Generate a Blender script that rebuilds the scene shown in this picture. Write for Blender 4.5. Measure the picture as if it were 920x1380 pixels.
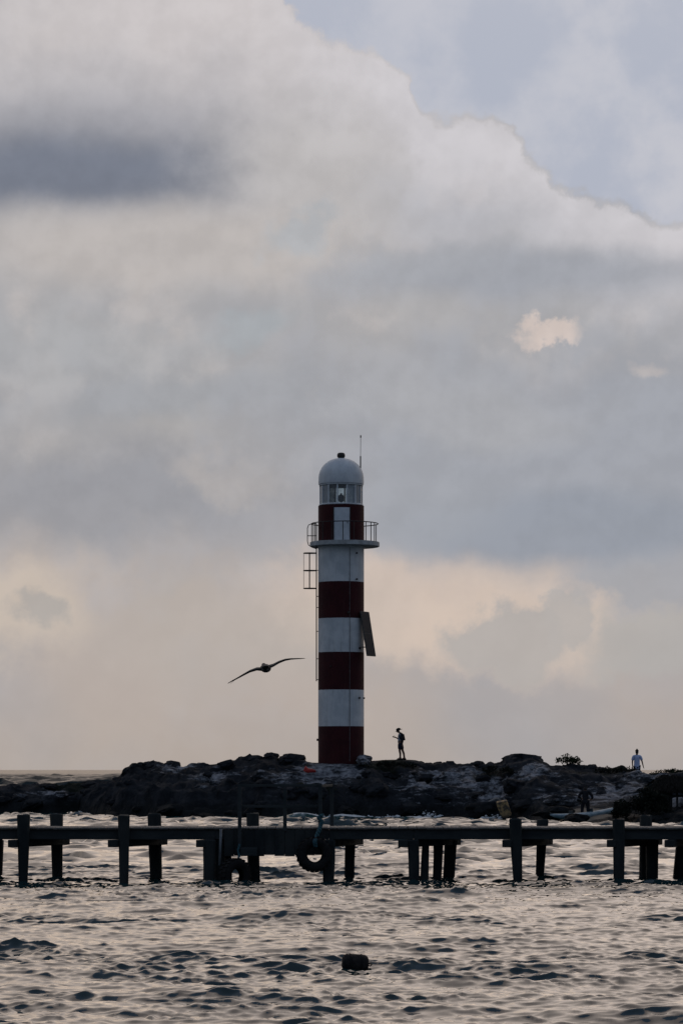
import bpy, bmesh, math, random
import numpy as np
from mathutils import Vector, Matrix

# ------------------------------------------------------------------ scene, camera, sky, sun
SC = bpy.context.scene
for o in list(bpy.data.objects):
    bpy.data.objects.remove(o)
COL = SC.collection
R = math.radians
random.seed(7)
rng = np.random.default_rng(11)

F = 3833.0        # focal length in photo pixels (100 mm on a 36 mm tall frame)
CX, HY = 460.0, 1037.0
CAMH = 2.6

cam_d = bpy.data.cameras.new('camera')
cam_d.sensor_fit = 'VERTICAL'
cam_d.sensor_height = 36.0
cam_d.lens = 100.0
cam_d.shift_y = (HY - 690.0) / 1380.0
cam_d.clip_start = 0.5
cam_d.clip_end = 60000
cam = bpy.data.objects.new('camera', cam_d)
COL.objects.link(cam)
cam.location = (0, 0, CAMH)
cam.rotation_euler = (R(90), 0, 0)
SC.camera = cam

SC.view_settings.view_transform = 'Standard'
SC.view_settings.look = 'None'
SC.view_settings.exposure = 0.0
SC.view_settings.gamma = 1.0
SC.view_settings.use_curve_mapping = False
SC.cycles.max_bounces = 6
SC.cycles.transparent_max_bounces = 16
SC.cycles.use_denoising = True

SUN_AZ, SUN_EL = R(12), R(20)      # azimuth measured clockwise from straight ahead (+Y)

def lin(c):
    c = c / 255.0
    return c / 12.92 if c <= 0.04045 else ((c + 0.055) / 1.055) ** 2.4

def S(r, g, b):
    return (lin(r), lin(g), lin(b), 1.0)

class NT:
    """small helper round a node tree"""
    def __init__(self, tree):
        self.t = tree
    def n(self, typ, **kw):
        nd = self.t.nodes.new(typ)
        for k, v in kw.items():
            setattr(nd, k, v)
        return nd
    def put(self, sock, v):
        if isinstance(v, bpy.types.NodeSocket):
            self.t.links.new(v, sock)
        elif v is not None:
            sock.default_value = v
    def math(self, op, a, b=None, c=None, clamp=False):
        nd = self.n('ShaderNodeMath', operation=op, use_clamp=clamp)
        for i, v in enumerate((a, b, c)):
            if v is not None:
                self.put(nd.inputs[i], v)
        return nd.outputs[0]
    def vmath(self, op, a, b=None, out=0):
        nd = self.n('ShaderNodeVectorMath', operation=op)
        self.put(nd.inputs[0], a)
        if b is not None:
            self.put(nd.inputs[3] if op == 'SCALE' else nd.inputs[1], b)
        return nd.outputs[out]
    def length(self, a):
        nd = self.n('ShaderNodeVectorMath', operation='LENGTH')
        self.put(nd.inputs[0], a)
        return nd.outputs['Value']
    def smooth(self, x, a, b, lo=0.0, hi=1.0):
        nd = self.n('ShaderNodeMapRange', interpolation_type='SMOOTHSTEP')
        self.put(nd.inputs['Value'], x)
        nd.inputs['From Min'].default_value = a
        nd.inputs['From Max'].default_value = b
        nd.inputs['To Min'].default_value = lo
        nd.inputs['To Max'].default_value = hi
        return nd.outputs['Result']
    def mix(self, f, a, b, blend='MIX'):
        nd = self.n('ShaderNodeMix', data_type='RGBA', blend_type=blend)
        self.put(nd.inputs['Factor'], f)
        self.put(nd.inputs[6], a)
        self.put(nd.inputs[7], b)
        return nd.outputs[2]
    def noise(self, vec, scale, detail=4, rough=0.55, dist=0.0, out='Fac'):
        nd = self.n('ShaderNodeTexNoise')
        self.put(nd.inputs['Vector'], vec)
        nd.inputs['Scale'].default_value = scale
        nd.inputs['Detail'].default_value = detail
        nd.inputs['Roughness'].default_value = rough
        nd.inputs['Distortion'].default_value = dist
        return nd.outputs[out]
    def ramp(self, f, stops):
        nd = self.n('ShaderNodeValToRGB')
        el = nd.color_ramp.elements
        while len(el) < len(stops):
            el.new(0.5)
        for e, (p, c) in zip(el, stops):
            e.position = p
            e.color = c
        self.put(nd.inputs[0], f)
        return nd.outputs[0]
    def comb(self, x, y, z):
        nd = self.n('ShaderNodeCombineXYZ')
        for i, v in enumerate((x, y, z)):
            self.put(nd.inputs[i], v)
        return nd.outputs[0]
    def sep(self, v):
        nd = self.n('ShaderNodeSeparateXYZ')
        self.put(nd.inputs[0], v)
        return nd.outputs

# ---- world: Nishita sky seen through a broken overcast of procedural cloud
world = bpy.data.worlds.new('World')
SC.world = world
world.use_nodes = True
wt = world.node_tree
wt.nodes.clear()
W = NT(wt)
tc = W.n('ShaderNodeTexCoord')
D3 = W.vmath('NORMALIZE', tc.outputs['Generated'])
dx, dy, dz = W.sep(D3)
K = F / 100.0                                   # one sky unit = 100 photo pixels = 1.5 degrees
az = W.math('MULTIPLY', W.math('ARCTAN2', dx, dy), K)
el = W.math('MULTIPLY', W.math('ARCSINE', dz), K)
P3 = W.vmath('SCALE', D3, K)
bm_ = W.noise(P3, 0.22, 3, 0.5)
n_mid = W.noise(P3, 0.75, 6, 0.55, 0.0, out='Color')
n_fine = W.noise(P3, 2.6, 5, 0.6, 0.0, out='Color')
half = (0.5, 0.5, 0.5)
w_mid = W.vmath('SCALE', W.vmath('SUBTRACT', n_mid, half), 2.0)
w_fine = W.vmath('SCALE', W.vmath('SUBTRACT', n_fine, half), 0.55)
UV = W.comb(az, el, 0.0)
UVs = W.vmath('ADD', UV, W.vmath('SCALE', w_mid, 0.9))                    # soft warp
UVl = W.vmath('ADD', UV, W.vmath('MULTIPLY', w_mid, (0.8, 0.28, 0.0)))       # long, flat-based clouds
UVc = W.vmath('ADD', W.vmath('ADD', UV, W.vmath('SCALE', w_mid, 0.8)), w_fine)   # crisp, puffy warp
mm_, mg_, mb_ = W.sep(n_mid)

veil = W.ramp(W.math('DIVIDE', el, 14.0, clamp=True), [
    (0.0, S(176, 165, 157)), (0.07, S(181, 170, 163)), (0.20, S(182, 173, 168)), (0.33, S(172, 169, 168)),
    (0.48, S(176, 174, 175)), (0.68, S(188, 184, 185)), (0.85, S(188, 187, 193)), (1.0, S(182, 185, 194))])
col = veil
col = W.mix(W.smooth(bm_, 0.40, 0.66, 0.0, 0.55), col, S(158, 160, 167))
col = W.mix(W.math('MULTIPLY', W.smooth(mm_, 0.48, 0.66, 0.0, 0.50), W.smooth(el, 0.5, 3.0, 0.25, 1.0)), col, S(160, 161, 167))
col = W.mix(W.math('MULTIPLY', W.smooth(mg_, 0.50, 0.66, 0.0, 0.45), W.smooth(el, 1.0, 4.0, 0.15, 1.0)), col, S(196, 189, 186))

def px(x, y):
    return ((x - CX) / 100.0, (HY - y) / 100.0, 0.0)

def blob(col, cx, cy, rx, ry, rgb, soft, amt=1.0, crisp=False, rot=0.0, flat=False):
    v = W.vmath('SUBTRACT', UVl if flat else (UVc if crisp else UVs), px(cx, cy))
    if rot:
        nd = W.n('ShaderNodeVectorRotate', rotation_type='Z_AXIS')
        W.put(nd.inputs['Vector'], v)
        nd.inputs['Angle'].default_value = R(rot)
        v = nd.outputs[0]
    v = W.vmath('MULTIPLY', v, (100.0 / rx, 100.0 / ry, 0.0))
    m = W.smooth(W.length(v), 1.0 - soft, 1.0 + soft, amt, 0.0)
    return W.mix(m, col, S(*rgb))

# upper-left heap, its shaded belly and the lit rim under it
col = blob(col, 250, 90, 320, 120, (201, 196, 197), 0.8, 0.9)
col = blob(col, 120, 150, 260, 60, (178, 176, 180), 0.8, 0.7)
col = blob(col, 60, 228, 420, 62, (142, 144, 153), 0.75, 0.9, flat=True)
col = blob(col, 20, 245, 330, 40, (116, 122, 136), 0.60, 0.9, flat=True)
col = blob(col, 420, 240, 130, 90, (192, 188, 187), 0.7, 0.8)
col = blob(col, 230, 345, 360, 52, (187, 181, 178), 0.55, 0.85, flat=True)
col = blob(col, 395, 320, 48, 24, (172, 178, 185), 0.6, 0.6, True)
col = blob(col, 335, 455, 50, 26, (166, 171, 176), 0.6, 0.8, True)
col = blob(col, 80, 470, 170, 40, (170, 171, 174), 0.7, 0.7)
col = blob(col, 220, 540, 190, 34, (160, 162, 167), 0.7, 0.8)
col = blob(col, 130, 675, 290, 50, (150, 151, 157), 0.7, 0.85)
col = blob(col, 290, 645, 66, 18, (186, 178, 172), 0.7, 0.4, True)
# warm low opening on the right, broken by grey puffs
col = blob(col, 640, 805, 270, 92, (208, 191, 178), 0.32, 1.0, True)
col = blob(col, 540, 770, 120, 60, (205, 189, 178), 0.4, 0.9, True)
col = blob(col, 20, 825, 90, 62, (199, 186, 174), 0.5, 0.9, True)
col = blob(col, 330, 860, 200, 70, (182, 173, 166), 0.6, 0.6)
col = blob(col, 690, 862, 66, 46, (179, 173, 169), 0.22, 0.95, True)
col = blob(col, 760, 830, 42, 32, (181, 175, 171), 0.22, 0.9, True)
col = blob(col, 890, 870, 110, 46, (176, 172, 169), 0.35, 0.9, True)
col = blob(col, 45, 830, 36, 26, (172, 167, 163), 0.4, 0.8, True)
col = blob(col, 900, 780, 130, 52, (166, 166, 170), 0.3, 0.95, True)
# broad grey-blue deck above it
col = blob(col, 770, 610, 360, 150, (160, 163, 171), 0.55, 0.95)
col = blob(col, 745, 712, 230, 46, (150, 155, 165), 0.42, 0.95, flat=True)
col = blob(col, 560, 690, 90, 60, (160, 163, 170), 0.6, 0.7)
col = blob(col, 620, 560, 150, 46, (172, 172, 175), 0.6, 0.6)
# the cumulus bank on the right: crisp top against clear blue, grey flat base
fc = W.n('ShaderNodeFloatCurve')
pts = [(-400, -330), (0, -120), (330, -40), (395, 25), (430, 70), (500, 88), (540, 120), (560, 158), (600, 172),
       (660, 178), (690, 205), (745, 248), (800, 283), (860, 300), (930, 312), (1100, 330), (1400, 300)]
U0, U1, V0, V1 = -9.0, 10.0, 5.0, 16.0
cm = fc.mapping.curves[0]
cp = [(((a - CX) / 100 - U0) / (U1 - U0), ((HY - b) / 100 - V0) / (V1 - V0)) for a, b in pts]
while len(cm.points) < len(cp):
    cm.points.new(0.5, 0.5)
for p_, (a, b) in zip(cm.points, cp):
    p_.location = (a, b)
    p_.handle_type = 'AUTO'
fc.mapping.update()
wu, wv, _ = W.sep(W.vmath('ADD', UV, W.vmath('ADD', W.vmath('SCALE', w_mid, 0.42), W.vmath('SCALE', w_fine, 0.9))))
W.put(fc.inputs['Value'], W.math('DIVIDE', W.math('SUBTRACT', wu, U0), U1 - U0, clamp=True))
edge = W.math('ADD', W.math('MULTIPLY', fc.outputs[0], V1 - V0), V0)
depth = W.math('SUBTRACT', edge, wv)                 # > 0 inside the bank
lit = W.math('MULTIPLY', W.smooth(depth, -0.05, 0.12), W.smooth(depth, 0.2, 1.9, 1.0, 0.0))
right = W.smooth(az, -1.6, 1.0)
col = W.mix(W.math('MULTIPLY', lit, W.math('MULTIPLY_ADD', right, 0.6, 0.3)), col, S(205, 202, 206))
col = blob(col, 640, 330, 130, 62, (183, 183, 189), 0.8, 0.7)
col = blob(col, 710, 380, 250, 32, (158, 161, 169), 0.6, 0.9, flat=True)
col = blob(col, 560, 372, 120, 26, (166, 168, 174), 0.6, 0.7)
col = blob(col, 732, 450, 42, 10, (214, 199, 191), 0.55, 0.85, True)
col = blob(col, 848, 500, 24, 12, (205, 193, 186), 0.7, 0.4, True)
relief = W.noise(W.vmath('ADD', P3, (-0.10, 0.0, 0.26)), 0.75, 6, 0.55)
relief = W.math('SUBTRACT', mm_, relief)
relief = W.math('ADD', relief, W.math('MULTIPLY', W.math('SUBTRACT', W.noise(P3, 1.5, 5, 0.55), W.noise(W.vmath('ADD', P3, (-0.06, 0.0, 0.15)), 1.5, 5, 0.55)), 0.7))
shade = W.smooth(relief, -0.22, 0.22, 0.955, 1.05)
col = W.vmath('SCALE', col, W.math('MULTIPLY_ADD', W.smooth(el, 1.0, 5.0, 0.35, 1.0), W.math('SUBTRACT', shade, 1.0), 1.0))
# clear air beyond the bank: the Nishita sky behind a thin veil
sky = W.n('ShaderNodeTexSky', sky_type='NISHITA')
sky.sun_disc = False
sky.sun_elevation = SUN_EL
sky.sun_rotation = SUN_AZ
sky.altitude = 0
sky.air_density = 1.0
sky.dust_density = 2.0
sky_c = W.vmath('SCALE', sky.outputs[0], 0.10)
thin = W.mix(W.smooth(mm_, 0.38, 0.64, 0.970, 0.995), sky_c, S(173, 179, 194))
ahead = W.math('MULTIPLY', W.smooth(az, -14.0, -6.0), W.smooth(az, 8.0, 16.0, 1.0, 0.0))
gap = W.math('MULTIPLY', W.smooth(depth, -0.12, 0.06, 1.0, 0.0), ahead)
col = W.mix(gap, col, thin)
# overcast grows dimmer and bluer away from the low sun's half of the sky
facing = W.smooth(dy, -0.45, 0.75)
tint = W.mix(facing, (0.36, 0.46, 0.60, 1), (1.0, 1.0, 1.0, 1))
glow = W.math('MULTIPLY', W.smooth(dz, 0.22, 0.36), W.math('MULTIPLY', W.smooth(dz, 0.45, 0.80, 1.0, 0.0), W.smooth(dy, 0.1, 0.8)))
tint = W.mix(W.smooth(dz, 0.45, 0.9), tint, (0.42, 0.50, 0.62, 1))
tint = W.mix(glow, tint, (1.25, 1.18, 1.10, 1))
col = W.mix(1.0, col, tint, 'MULTIPLY')
col = W.vmath('SCALE', col, 10.0)
bg = W.n('ShaderNodeBackground')
bg.inputs['Strength'].default_value = 0.10
W.put(bg.inputs['Color'], col)
wo = W.n('ShaderNodeOutputWorld')
wt.links.new(bg.outputs[0], wo.inputs[0])

# ---- sun, ahead and above the frame, spread wide by the overcast
sd = bpy.data.lights.new('sun', 'SUN')
sd.energy = 0.62
sd.angle = R(68)
sd.color = (1.0, 0.70, 0.44)
sun = bpy.data.objects.new('sun', sd)
COL.objects.link(sun)
sdir = Vector((math.sin(SUN_AZ) * math.cos(SUN_EL), math.cos(SUN_AZ) * math.cos(SUN_EL), math.sin(SUN_EL)))
sun.rotation_euler = sdir.to_track_quat('Z', 'Y').to_euler()
sun.location = (40, 20, 30)

# ------------------------------------------------------------------ helpers
def at(x, y, D):
    """photo pixel -> world point at distance D"""
    return Vector(((x - CX) / F * D, D, CAMH - (y - HY) / F * D))

def tag(o, label=None, cat=None, group=None, kind=None):
    if label: o['label'] = label
    if cat: o['category'] = cat
    if group: o['group'] = group
    if kind: o['kind'] = kind
    return o

def empty(name, loc, rz=0.0):
    o = bpy.data.objects.new(name, None)
    o.empty_display_size = 0.1
    o.location = loc
    o.rotation_euler = (0, 0, rz)
    COL.objects.link(o)
    return o

class MB:
    """collects shapes for ONE mesh"""
    def __init__(self):
        self.v, self.f = [], []
    def add(self, vs, fs):
        b = len(self.v)
        self.v += [tuple(p) for p in vs]
        self.f += [tuple(b + i for i in f) for f in fs]
        return self
    def box(self, c, s, rot=None):
        c = Vector(c)
        vs = []
        for x in (-.5, .5):
            for y in (-.5, .5):
                for z in (-.5, .5):
                    p = Vector((x * s[0], y * s[1], z * s[2]))
                    if rot: p = rot @ p
                    vs.append(c + p)
        return self.add(vs, [(0, 1, 3, 2), (4, 6, 7, 5), (0, 4, 5, 1), (2, 3, 7, 6), (0, 2, 6, 4), (1, 5, 7, 3)])
    def tube(self, pts, rad, n=8, cap=True):
        pts = [Vector(p) for p in pts]
        if not isinstance(rad, (list, tuple)):
            rad = [rad] * len(pts)
        up = Vector((0.13, 0.37, 0.92))
        vs, fs = [], []
        prev = None
        for i, p in enumerate(pts):
            d = (pts[min(i + 1, len(pts) - 1)] - pts[max(i - 1, 0)]).normalized()
            a = prev if prev is not None else (up if abs(d.dot(up)) < 0.95 else Vector((1, 0, 0)))
            a = (a - d * a.dot(d)).normalized()
            prev = a
            b = d.cross(a)
            for k in range(n):
                t = 2 * math.pi * k / n
                vs.append(p + (a * math.cos(t) + b * math.sin(t)) * rad[i])
        for i in range(len(pts) - 1):
            for k in range(n):
                k2 = (k + 1) % n
                fs.append((i * n + k, i * n + k2, (i + 1) * n + k2, (i + 1) * n + k))
        if cap:
            fs.append(tuple(range(n - 1, -1, -1)))
            fs.append(tuple((len(pts) - 1) * n + k for k in range(n)))
        return self.add(vs, fs)
    def lathe(self, prof, n=48, c=(0, 0, 0), capb=True, capt=True):
        c = Vector(c)
        vs, fs = [], []
        for r, z in prof:
            for k in range(n):
                t = 2 * math.pi * k / n
                vs.append(c + Vector((r * math.cos(t), r * math.sin(t), z)))
        m = len(prof)
        for i in range(m - 1):
            for k in range(n):
                k2 = (k + 1) % n
                fs.append((i * n + k, i * n + k2, (i + 1) * n + k2, (i + 1) * n + k))
        if capb: fs.append(tuple(range(n - 1, -1, -1)))
        if capt: fs.append(tuple((m - 1) * n + k for k in range(n)))
        return self.add(vs, fs)
    def mesh(self, name, smooth=False, bevel=0.0):
        me = bpy.data.meshes.new(name)
        me.from_pydata(self.v, [], self.f)
        bm = bmesh.new()
        bm.from_mesh(me)
        bmesh.ops.recalc_face_normals(bm, faces=bm.faces)
        if bevel:
            bmesh.ops.bevel(bm, geom=list(bm.edges), offset=bevel, segments=1, affect='EDGES', profile=0.5)
        bm.to_mesh(me)
        bm.free()
        if smooth:
            me.polygons.foreach_set('use_smooth', [True] * len(me.polygons))
        me.update()
        return me
    def build(self, name, mat, parent=None, smooth=False, bevel=0.0, loc=(0, 0, 0)):
        return link(name, self.mesh(name, smooth, bevel), mat, parent, loc)

def link(name, me, mat, parent=None, loc=(0, 0, 0)):
    if mat is not None and not me.materials:
        me.materials.append(mat)
    o = bpy.data.objects.new(name, me)
    o.location = loc
    COL.objects.link(o)
    if parent is not None:
        o.parent = parent
    return o

def auto_smooth(me, deg=35):
    bm = bmesh.new(); bm.from_mesh(me)
    for f in bm.faces: f.smooth = True
    for e in bm.edges:
        if len(e.link_faces) == 2 and e.calc_face_angle(0) > R(deg): e.smooth = False
    bm.to_mesh(me); bm.free()

MATS = {}
def mat(name, a, b=None, rough=0.7, scale=4.0, detail=6, lo=0.35, hi=0.65, bump=0.0, bscale=None, spec=0.4, metal=0.0,
        stretch=(1, 1, 1), streak=None):
    """procedural material: two colours mixed by noise, with optional relief and vertical streaks"""
    m = bpy.data.materials.new(name)
    m.use_nodes = True
    T = NT(m.node_tree)
    b_ = m.node_tree.nodes['Principled BSDF']
    tcn = T.n('ShaderNodeTexCoord').outputs['Object']
    mp = T.n('ShaderNodeMapping')
    mp.inputs['Scale'].default_value = stretch
    T.put(mp.inputs['Vector'], tcn)
    v = mp.outputs[0]
    c = (*a, 1) if b is None else T.mix(T.smooth(T.noise(v, scale, detail, 0.62), lo, hi), (*a, 1), (*b, 1))
    if streak:
        sm = T.n('ShaderNodeMapping'); sm.inputs['Scale'].default_value = (3.0, 3.0, 0.25)
        T.put(sm.inputs['Vector'], tcn)
        c = T.mix(T.smooth(T.noise(sm.outputs[0], 2.0, 8, 0.65), 0.50, 0.75, 0, streak[1]), c, (*streak[0], 1))
    T.put(b_.inputs['Base Color'], c)
    b_.inputs['Roughness'].default_value = rough
    b_.inputs['Specular IOR Level'].default_value = spec
    b_.inputs['Metallic'].default_value = metal
    if bump:
        bn = T.n('ShaderNodeBump')
        bn.inputs['Strength'].default_value = bump
        bn.inputs['Distance'].default_value = 0.05
        T.put(bn.inputs['Height'], T.noise(v, bscale or scale * 4, 8, 0.65))
        T.put(b_.inputs['Normal'], bn.outputs[0])
    MATS[name] = m
    return m

mat('white_paint', (0.62, 0.64, 0.65), (0.48, 0.51, 0.53), 0.75, 1.2, bump=0.25, bscale=14, streak=((0.30, 0.29, 0.27), 0.45))
mat('red_paint', (0.050, 0.010, 0.012), (0.036, 0.008, 0.010), 0.75, 1.5, bump=0.25, bscale=14, streak=((0.065, 0.026, 0.026), 0.35), spec=0.15)
mat('dome_paint', (0.62, 0.65, 0.67), (0.52, 0.55, 0.58), 0.6, 2.0, bump=0.1, bscale=10, streak=((0.36, 0.35, 0.34), 0.35))
mat('concrete', (0.42, 0.44, 0.45), (0.30, 0.31, 0.31), 0.85, 2.5, bump=0.3)
mat('dark_steel', (0.030, 0.028, 0.030), (0.045, 0.036, 0.032), 0.7, 6.0, spec=0.2)
mat('conduit_grey', (0.16, 0.15, 0.15), (0.10, 0.09, 0.09), 0.8, 3.0, spec=0.1)
mat('vent_black', (0.012, 0.012, 0.012), (0.02, 0.018, 0.017), 0.6, 8)
mat('solar_cell', (0.010, 0.014, 0.020), (0.013, 0.018, 0.026), 0.55, 8.0, spec=0.08)
mat('alu_frame', (0.05, 0.055, 0.055), (0.07, 0.07, 0.07), 0.6, 9.0, spec=0.2)
mat('door_paint', (0.60, 0.64, 0.68), (0.52, 0.56, 0.60), 0.55, 3.0)
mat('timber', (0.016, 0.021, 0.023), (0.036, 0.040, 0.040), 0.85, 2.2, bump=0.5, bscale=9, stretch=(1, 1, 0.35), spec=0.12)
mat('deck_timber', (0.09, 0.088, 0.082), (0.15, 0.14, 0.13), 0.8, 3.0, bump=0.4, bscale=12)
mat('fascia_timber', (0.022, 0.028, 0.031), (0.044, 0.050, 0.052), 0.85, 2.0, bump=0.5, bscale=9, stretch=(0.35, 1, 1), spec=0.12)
mat('rubber', (0.008, 0.008, 0.009), (0.014, 0.014, 0.014), 0.8, 7, bump=0.3, spec=0.15)
mat('teal_rope', (0.02, 0.10, 0.125), (0.03, 0.06, 0.075), 0.85, 30, bump=0.4)
mat('pipe_grey', (0.16, 0.18, 0.19), (0.10, 0.11, 0.12), 0.5, 8)
mat('feathers', (0.045, 0.042, 0.040), (0.085, 0.078, 0.070), 0.85, 9, bump=0.3)
mat('float_black', (0.016, 0.015, 0.015), (0.034, 0.030, 0.028), 0.85, 7, bump=0.4, spec=0.1)
mat('skin', (0.13, 0.07, 0.048), (0.16, 0.09, 0.06), 0.6, 10)
mat('hair', (0.010, 0.008, 0.007), (0.018, 0.014, 0.012), 0.55, 20)
mat('cap_black', (0.012, 0.012, 0.014), (0.018, 0.018, 0.02), 0.85, 10, spec=0.08)
mat('cloth_black', (0.014, 0.015, 0.018), (0.022, 0.023, 0.028), 0.9, 8, bump=0.3, spec=0.08)
mat('cloth_navy', (0.012, 0.018, 0.035), (0.018, 0.026, 0.045), 0.9, 8, bump=0.3, spec=0.08)
mat('cloth_white', (0.50, 0.58, 0.80), (0.42, 0.50, 0.72), 0.9, 5, bump=0.4)
mat('cloth_paleblue', (0.30, 0.36, 0.44), (0.22, 0.27, 0.34), 0.9, 8, bump=0.3)
mat('phone_black', (0.015, 0.015, 0.016), None, 0.3)
mat('red_plastic', (0.42, 0.025, 0.02), (0.30, 0.02, 0.018), 0.6, 5, bump=0.4)
mat('tan_block', (0.46, 0.30, 0.14), (0.10, 0.08, 0.06), 0.85, 4.5, detail=8, lo=0.42, hi=0.58, bump=0.8)
mat('grey_slab', (0.14, 0.15, 0.155), (0.09, 0.095, 0.10), 0.85, 3, bump=0.5)
mat('kayak_hull', (0.30, 0.38, 0.42), (0.14, 0.22, 0.27), 0.6, 2.5, spec=0.2)
mat('kayak_dark', (0.02, 0.03, 0.035), (0.03, 0.04, 0.045), 0.6, 6)
mat('leaf_dark', (0.020, 0.030, 0.016), (0.036, 0.046, 0.022), 0.8, 2.0, spec=0.1)
mat('scrub_dark', (0.010, 0.013, 0.011), (0.018, 0.021, 0.015), 0.85, 2.0, spec=0.08)
mat('twig', (0.045, 0.036, 0.028), (0.065, 0.052, 0.042), 0.85, 5)
mat('thatch', (0.012, 0.011, 0.010), (0.020, 0.018, 0.015), 0.95, 6, bump=0.6, spec=0.08)
mat('lamp_dark', (0.02, 0.025, 0.03), None, 0.35)

def glass_mat(name, clear):
    m = bpy.data.materials.new(name); m.use_nodes = True
    T = NT(m.node_tree); nt = m.node_tree
    nt.nodes.clear()
    out = T.n('ShaderNodeOutputMaterial')
    tr = T.n('ShaderNodeBsdfTransparent'); tr.inputs[0].default_value = (0.88, 0.93, 0.95, 1)
    gl = T.n('ShaderNodeBsdfGlossy'); gl.inputs['Roughness'].default_value = 0.05
    df = T.n('ShaderNodeBsdfDiffuse'); df.inputs[0].default_value = (0.30, 0.34, 0.37, 1)
    fr = T.n('ShaderNodeFresnel'); fr.inputs[0].default_value = 1.5
    opacity = T.smooth(T.noise(T.n('ShaderNodeTexCoord').outputs['Object'], 3.0, 6, 0.6), 0.3, 0.7, clear[0], clear[1])
    a = T.n('ShaderNodeMixShader'); T.put(a.inputs[0], opacity)
    nt.links.new(tr.outputs[0], a.inputs[1]); nt.links.new(df.outputs[0], a.inputs[2])
    b = T.n('ShaderNodeMixShader'); T.put(b.inputs[0], fr.outputs[0])
    nt.links.new(a.outputs[0], b.inputs[1]); nt.links.new(gl.outputs[0], b.inputs[2])
    nt.links.new(b.outputs[0], out.inputs[0])
    MATS[name] = m
glass_mat('glass_clear', (0.04, 0.16))
glass_mat('glass_milky', (0.62, 0.86))  # mostly opaque variant: large matt pale-blue share mixed in, uneven by noise

# ---- vectorised noise for terrain and water
_perm = rng.permutation(4096)
_grad = rng.uniform(-1, 1, 4096)
def _h(ix, iy, s):
    return _grad[_perm[(_perm[(ix + s * 131) & 4095] + iy) & 4095]]
def vnoise(x, y, s=0):
    ix, iy = np.floor(x).astype(np.int64), np.floor(y).astype(np.int64)
    fx, fy = x - ix, y - iy
    fx = fx * fx * fx * (fx * (fx * 6 - 15) + 10); fy = fy * fy * fy * (fy * (fy * 6 - 15) + 10)
    a = _h(ix, iy, s) * (1 - fx) + _h(ix + 1, iy, s) * fx
    b = _h(ix, iy + 1, s) * (1 - fx) + _h(ix + 1, iy + 1, s) * fx
    return a * (1 - fy) + b * fy
def fbm(x, y, scale, octv=4, s=0, gain=0.5, ridged=False):
    t = np.zeros_like(x); amp = 1.0; fr = 1.0 / scale; tot = 0
    for i in range(octv):
        n = vnoise(x * fr + 17.3 * i, y * fr - 9.1 * i, s + i)
        if ridged: n = 1 - 2 * np.abs(n)
        t += amp * n; tot += amp; amp *= gain; fr *= 2.03
    return t / tot
def cells(x, y, scale, s=0):
    """distance to nearest / second nearest jittered point, and an id value of the nearest"""
    X, Y = x / scale, y / scale
    ix, iy = np.floor(X).astype(np.int64), np.floor(Y).astype(np.int64)
    f1 = np.full_like(X, 9.0); f2 = np.full_like(X, 9.0); idv = np.zeros_like(X)
    for a in (-1, 0, 1):
        for b in (-1, 0, 1):
            jx = ix + a + 0.5 + 0.45 * _h(ix + a, iy + b, s)
            jy = iy + b + 0.5 + 0.45 * _h(ix + a, iy + b, s + 5)
            d = np.hypot(X - jx, Y - jy)
            nid = _h(ix + a, iy + b, s + 9)
            m = d < f1
            f2 = np.where(m, f1, np.minimum(f2, d))
            idv = np.where(m, nid, idv)
            f1 = np.where(m, d, f1)
    return f1, f2, idv
def sstep(x, a, b):
    t = np.clip((x - a) / (b - a), 0, 1)
    return t * t * (3 - 2 * t)

def grid_mesh(name, xs, ys, Z, DX=None, DY=None):
    nx, ny = len(xs), len(ys)
    X, Y = np.meshgrid(xs, ys)
    if DX is not None: X = X + DX; Y = Y + DY
    co = np.stack([X, Y, Z], -1).reshape(-1, 3).astype(np.float32)
    i = np.arange(nx - 1)[None, :] + nx * np.arange(ny - 1)[:, None]
    q = np.stack([i, i + 1, i + 1 + nx, i + nx], -1).reshape(-1, 4)
    me = bpy.data.meshes.new(name)
    me.vertices.add(len(co)); me.vertices.foreach_set('co', co.ravel())
    nf = len(q)
    me.loops.add(nf * 4); me.loops.foreach_set('vertex_index', q.ravel().astype(np.int32))
    me.polygons.add(nf)
    me.polygons.foreach_set('loop_start', np.arange(0, nf * 4, 4, dtype=np.int32))
    me.polygons.foreach_set('use_smooth', np.ones(nf, dtype=bool))
    me.update(calc_edges=True)
    return me
def vattr(me, name, arr):
    a = me.attributes.new(name, 'FLOAT', 'POINT')
    a.data.foreach_set('value', np.ascontiguousarray(arr, dtype=np.float32).ravel())

# ------------------------------------------------------------------ the island
# skyline of the rock as (photo x, photo y, distance of the crest)
SKY = [(-500, 1075, 166), (-250, 1064, 166), (0, 1060, 166), (50, 1059, 166), (66, 1057, 166), (80, 1061, 166), (100, 1057, 166), (125, 1053, 166),
       (158, 1052, 165), (166, 1042, 164), (172, 1037, 163), (185, 1032, 162), (200, 1030, 162), (215, 1028, 161), (231, 1028, 161),
       (238, 1033, 161), (250, 1032, 160), (262, 1031, 160), (290, 1028, 160), (310, 1025, 160), (330, 1022, 159), (355, 1021, 159),
       (358, 1018, 159), (372, 1018, 159), (376, 1021, 159), (392, 1020, 159), (404, 1019, 159), (415, 1027, 158), (430, 1028, 158),
       (480, 1028, 158), (500, 1025, 157), (540, 1023, 157), (560, 1026, 157), (576, 1030, 157), (620, 1031, 157), (640, 1030, 157),
       (672, 1030, 156), (682, 1023, 156), (700, 1020, 156), (720, 1022, 156), (736, 1031, 155), (748, 1035, 155), (775, 1036, 155),
       (800, 1035, 154), (815, 1039, 154), (835, 1038, 153), (862, 1042, 153), (885, 1041, 152), (925, 1042, 152), (1100, 1046, 150), (1400, 1052, 150)]
SX = np.array([(a - CX) / F * d for a, b, d in SKY])
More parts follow.
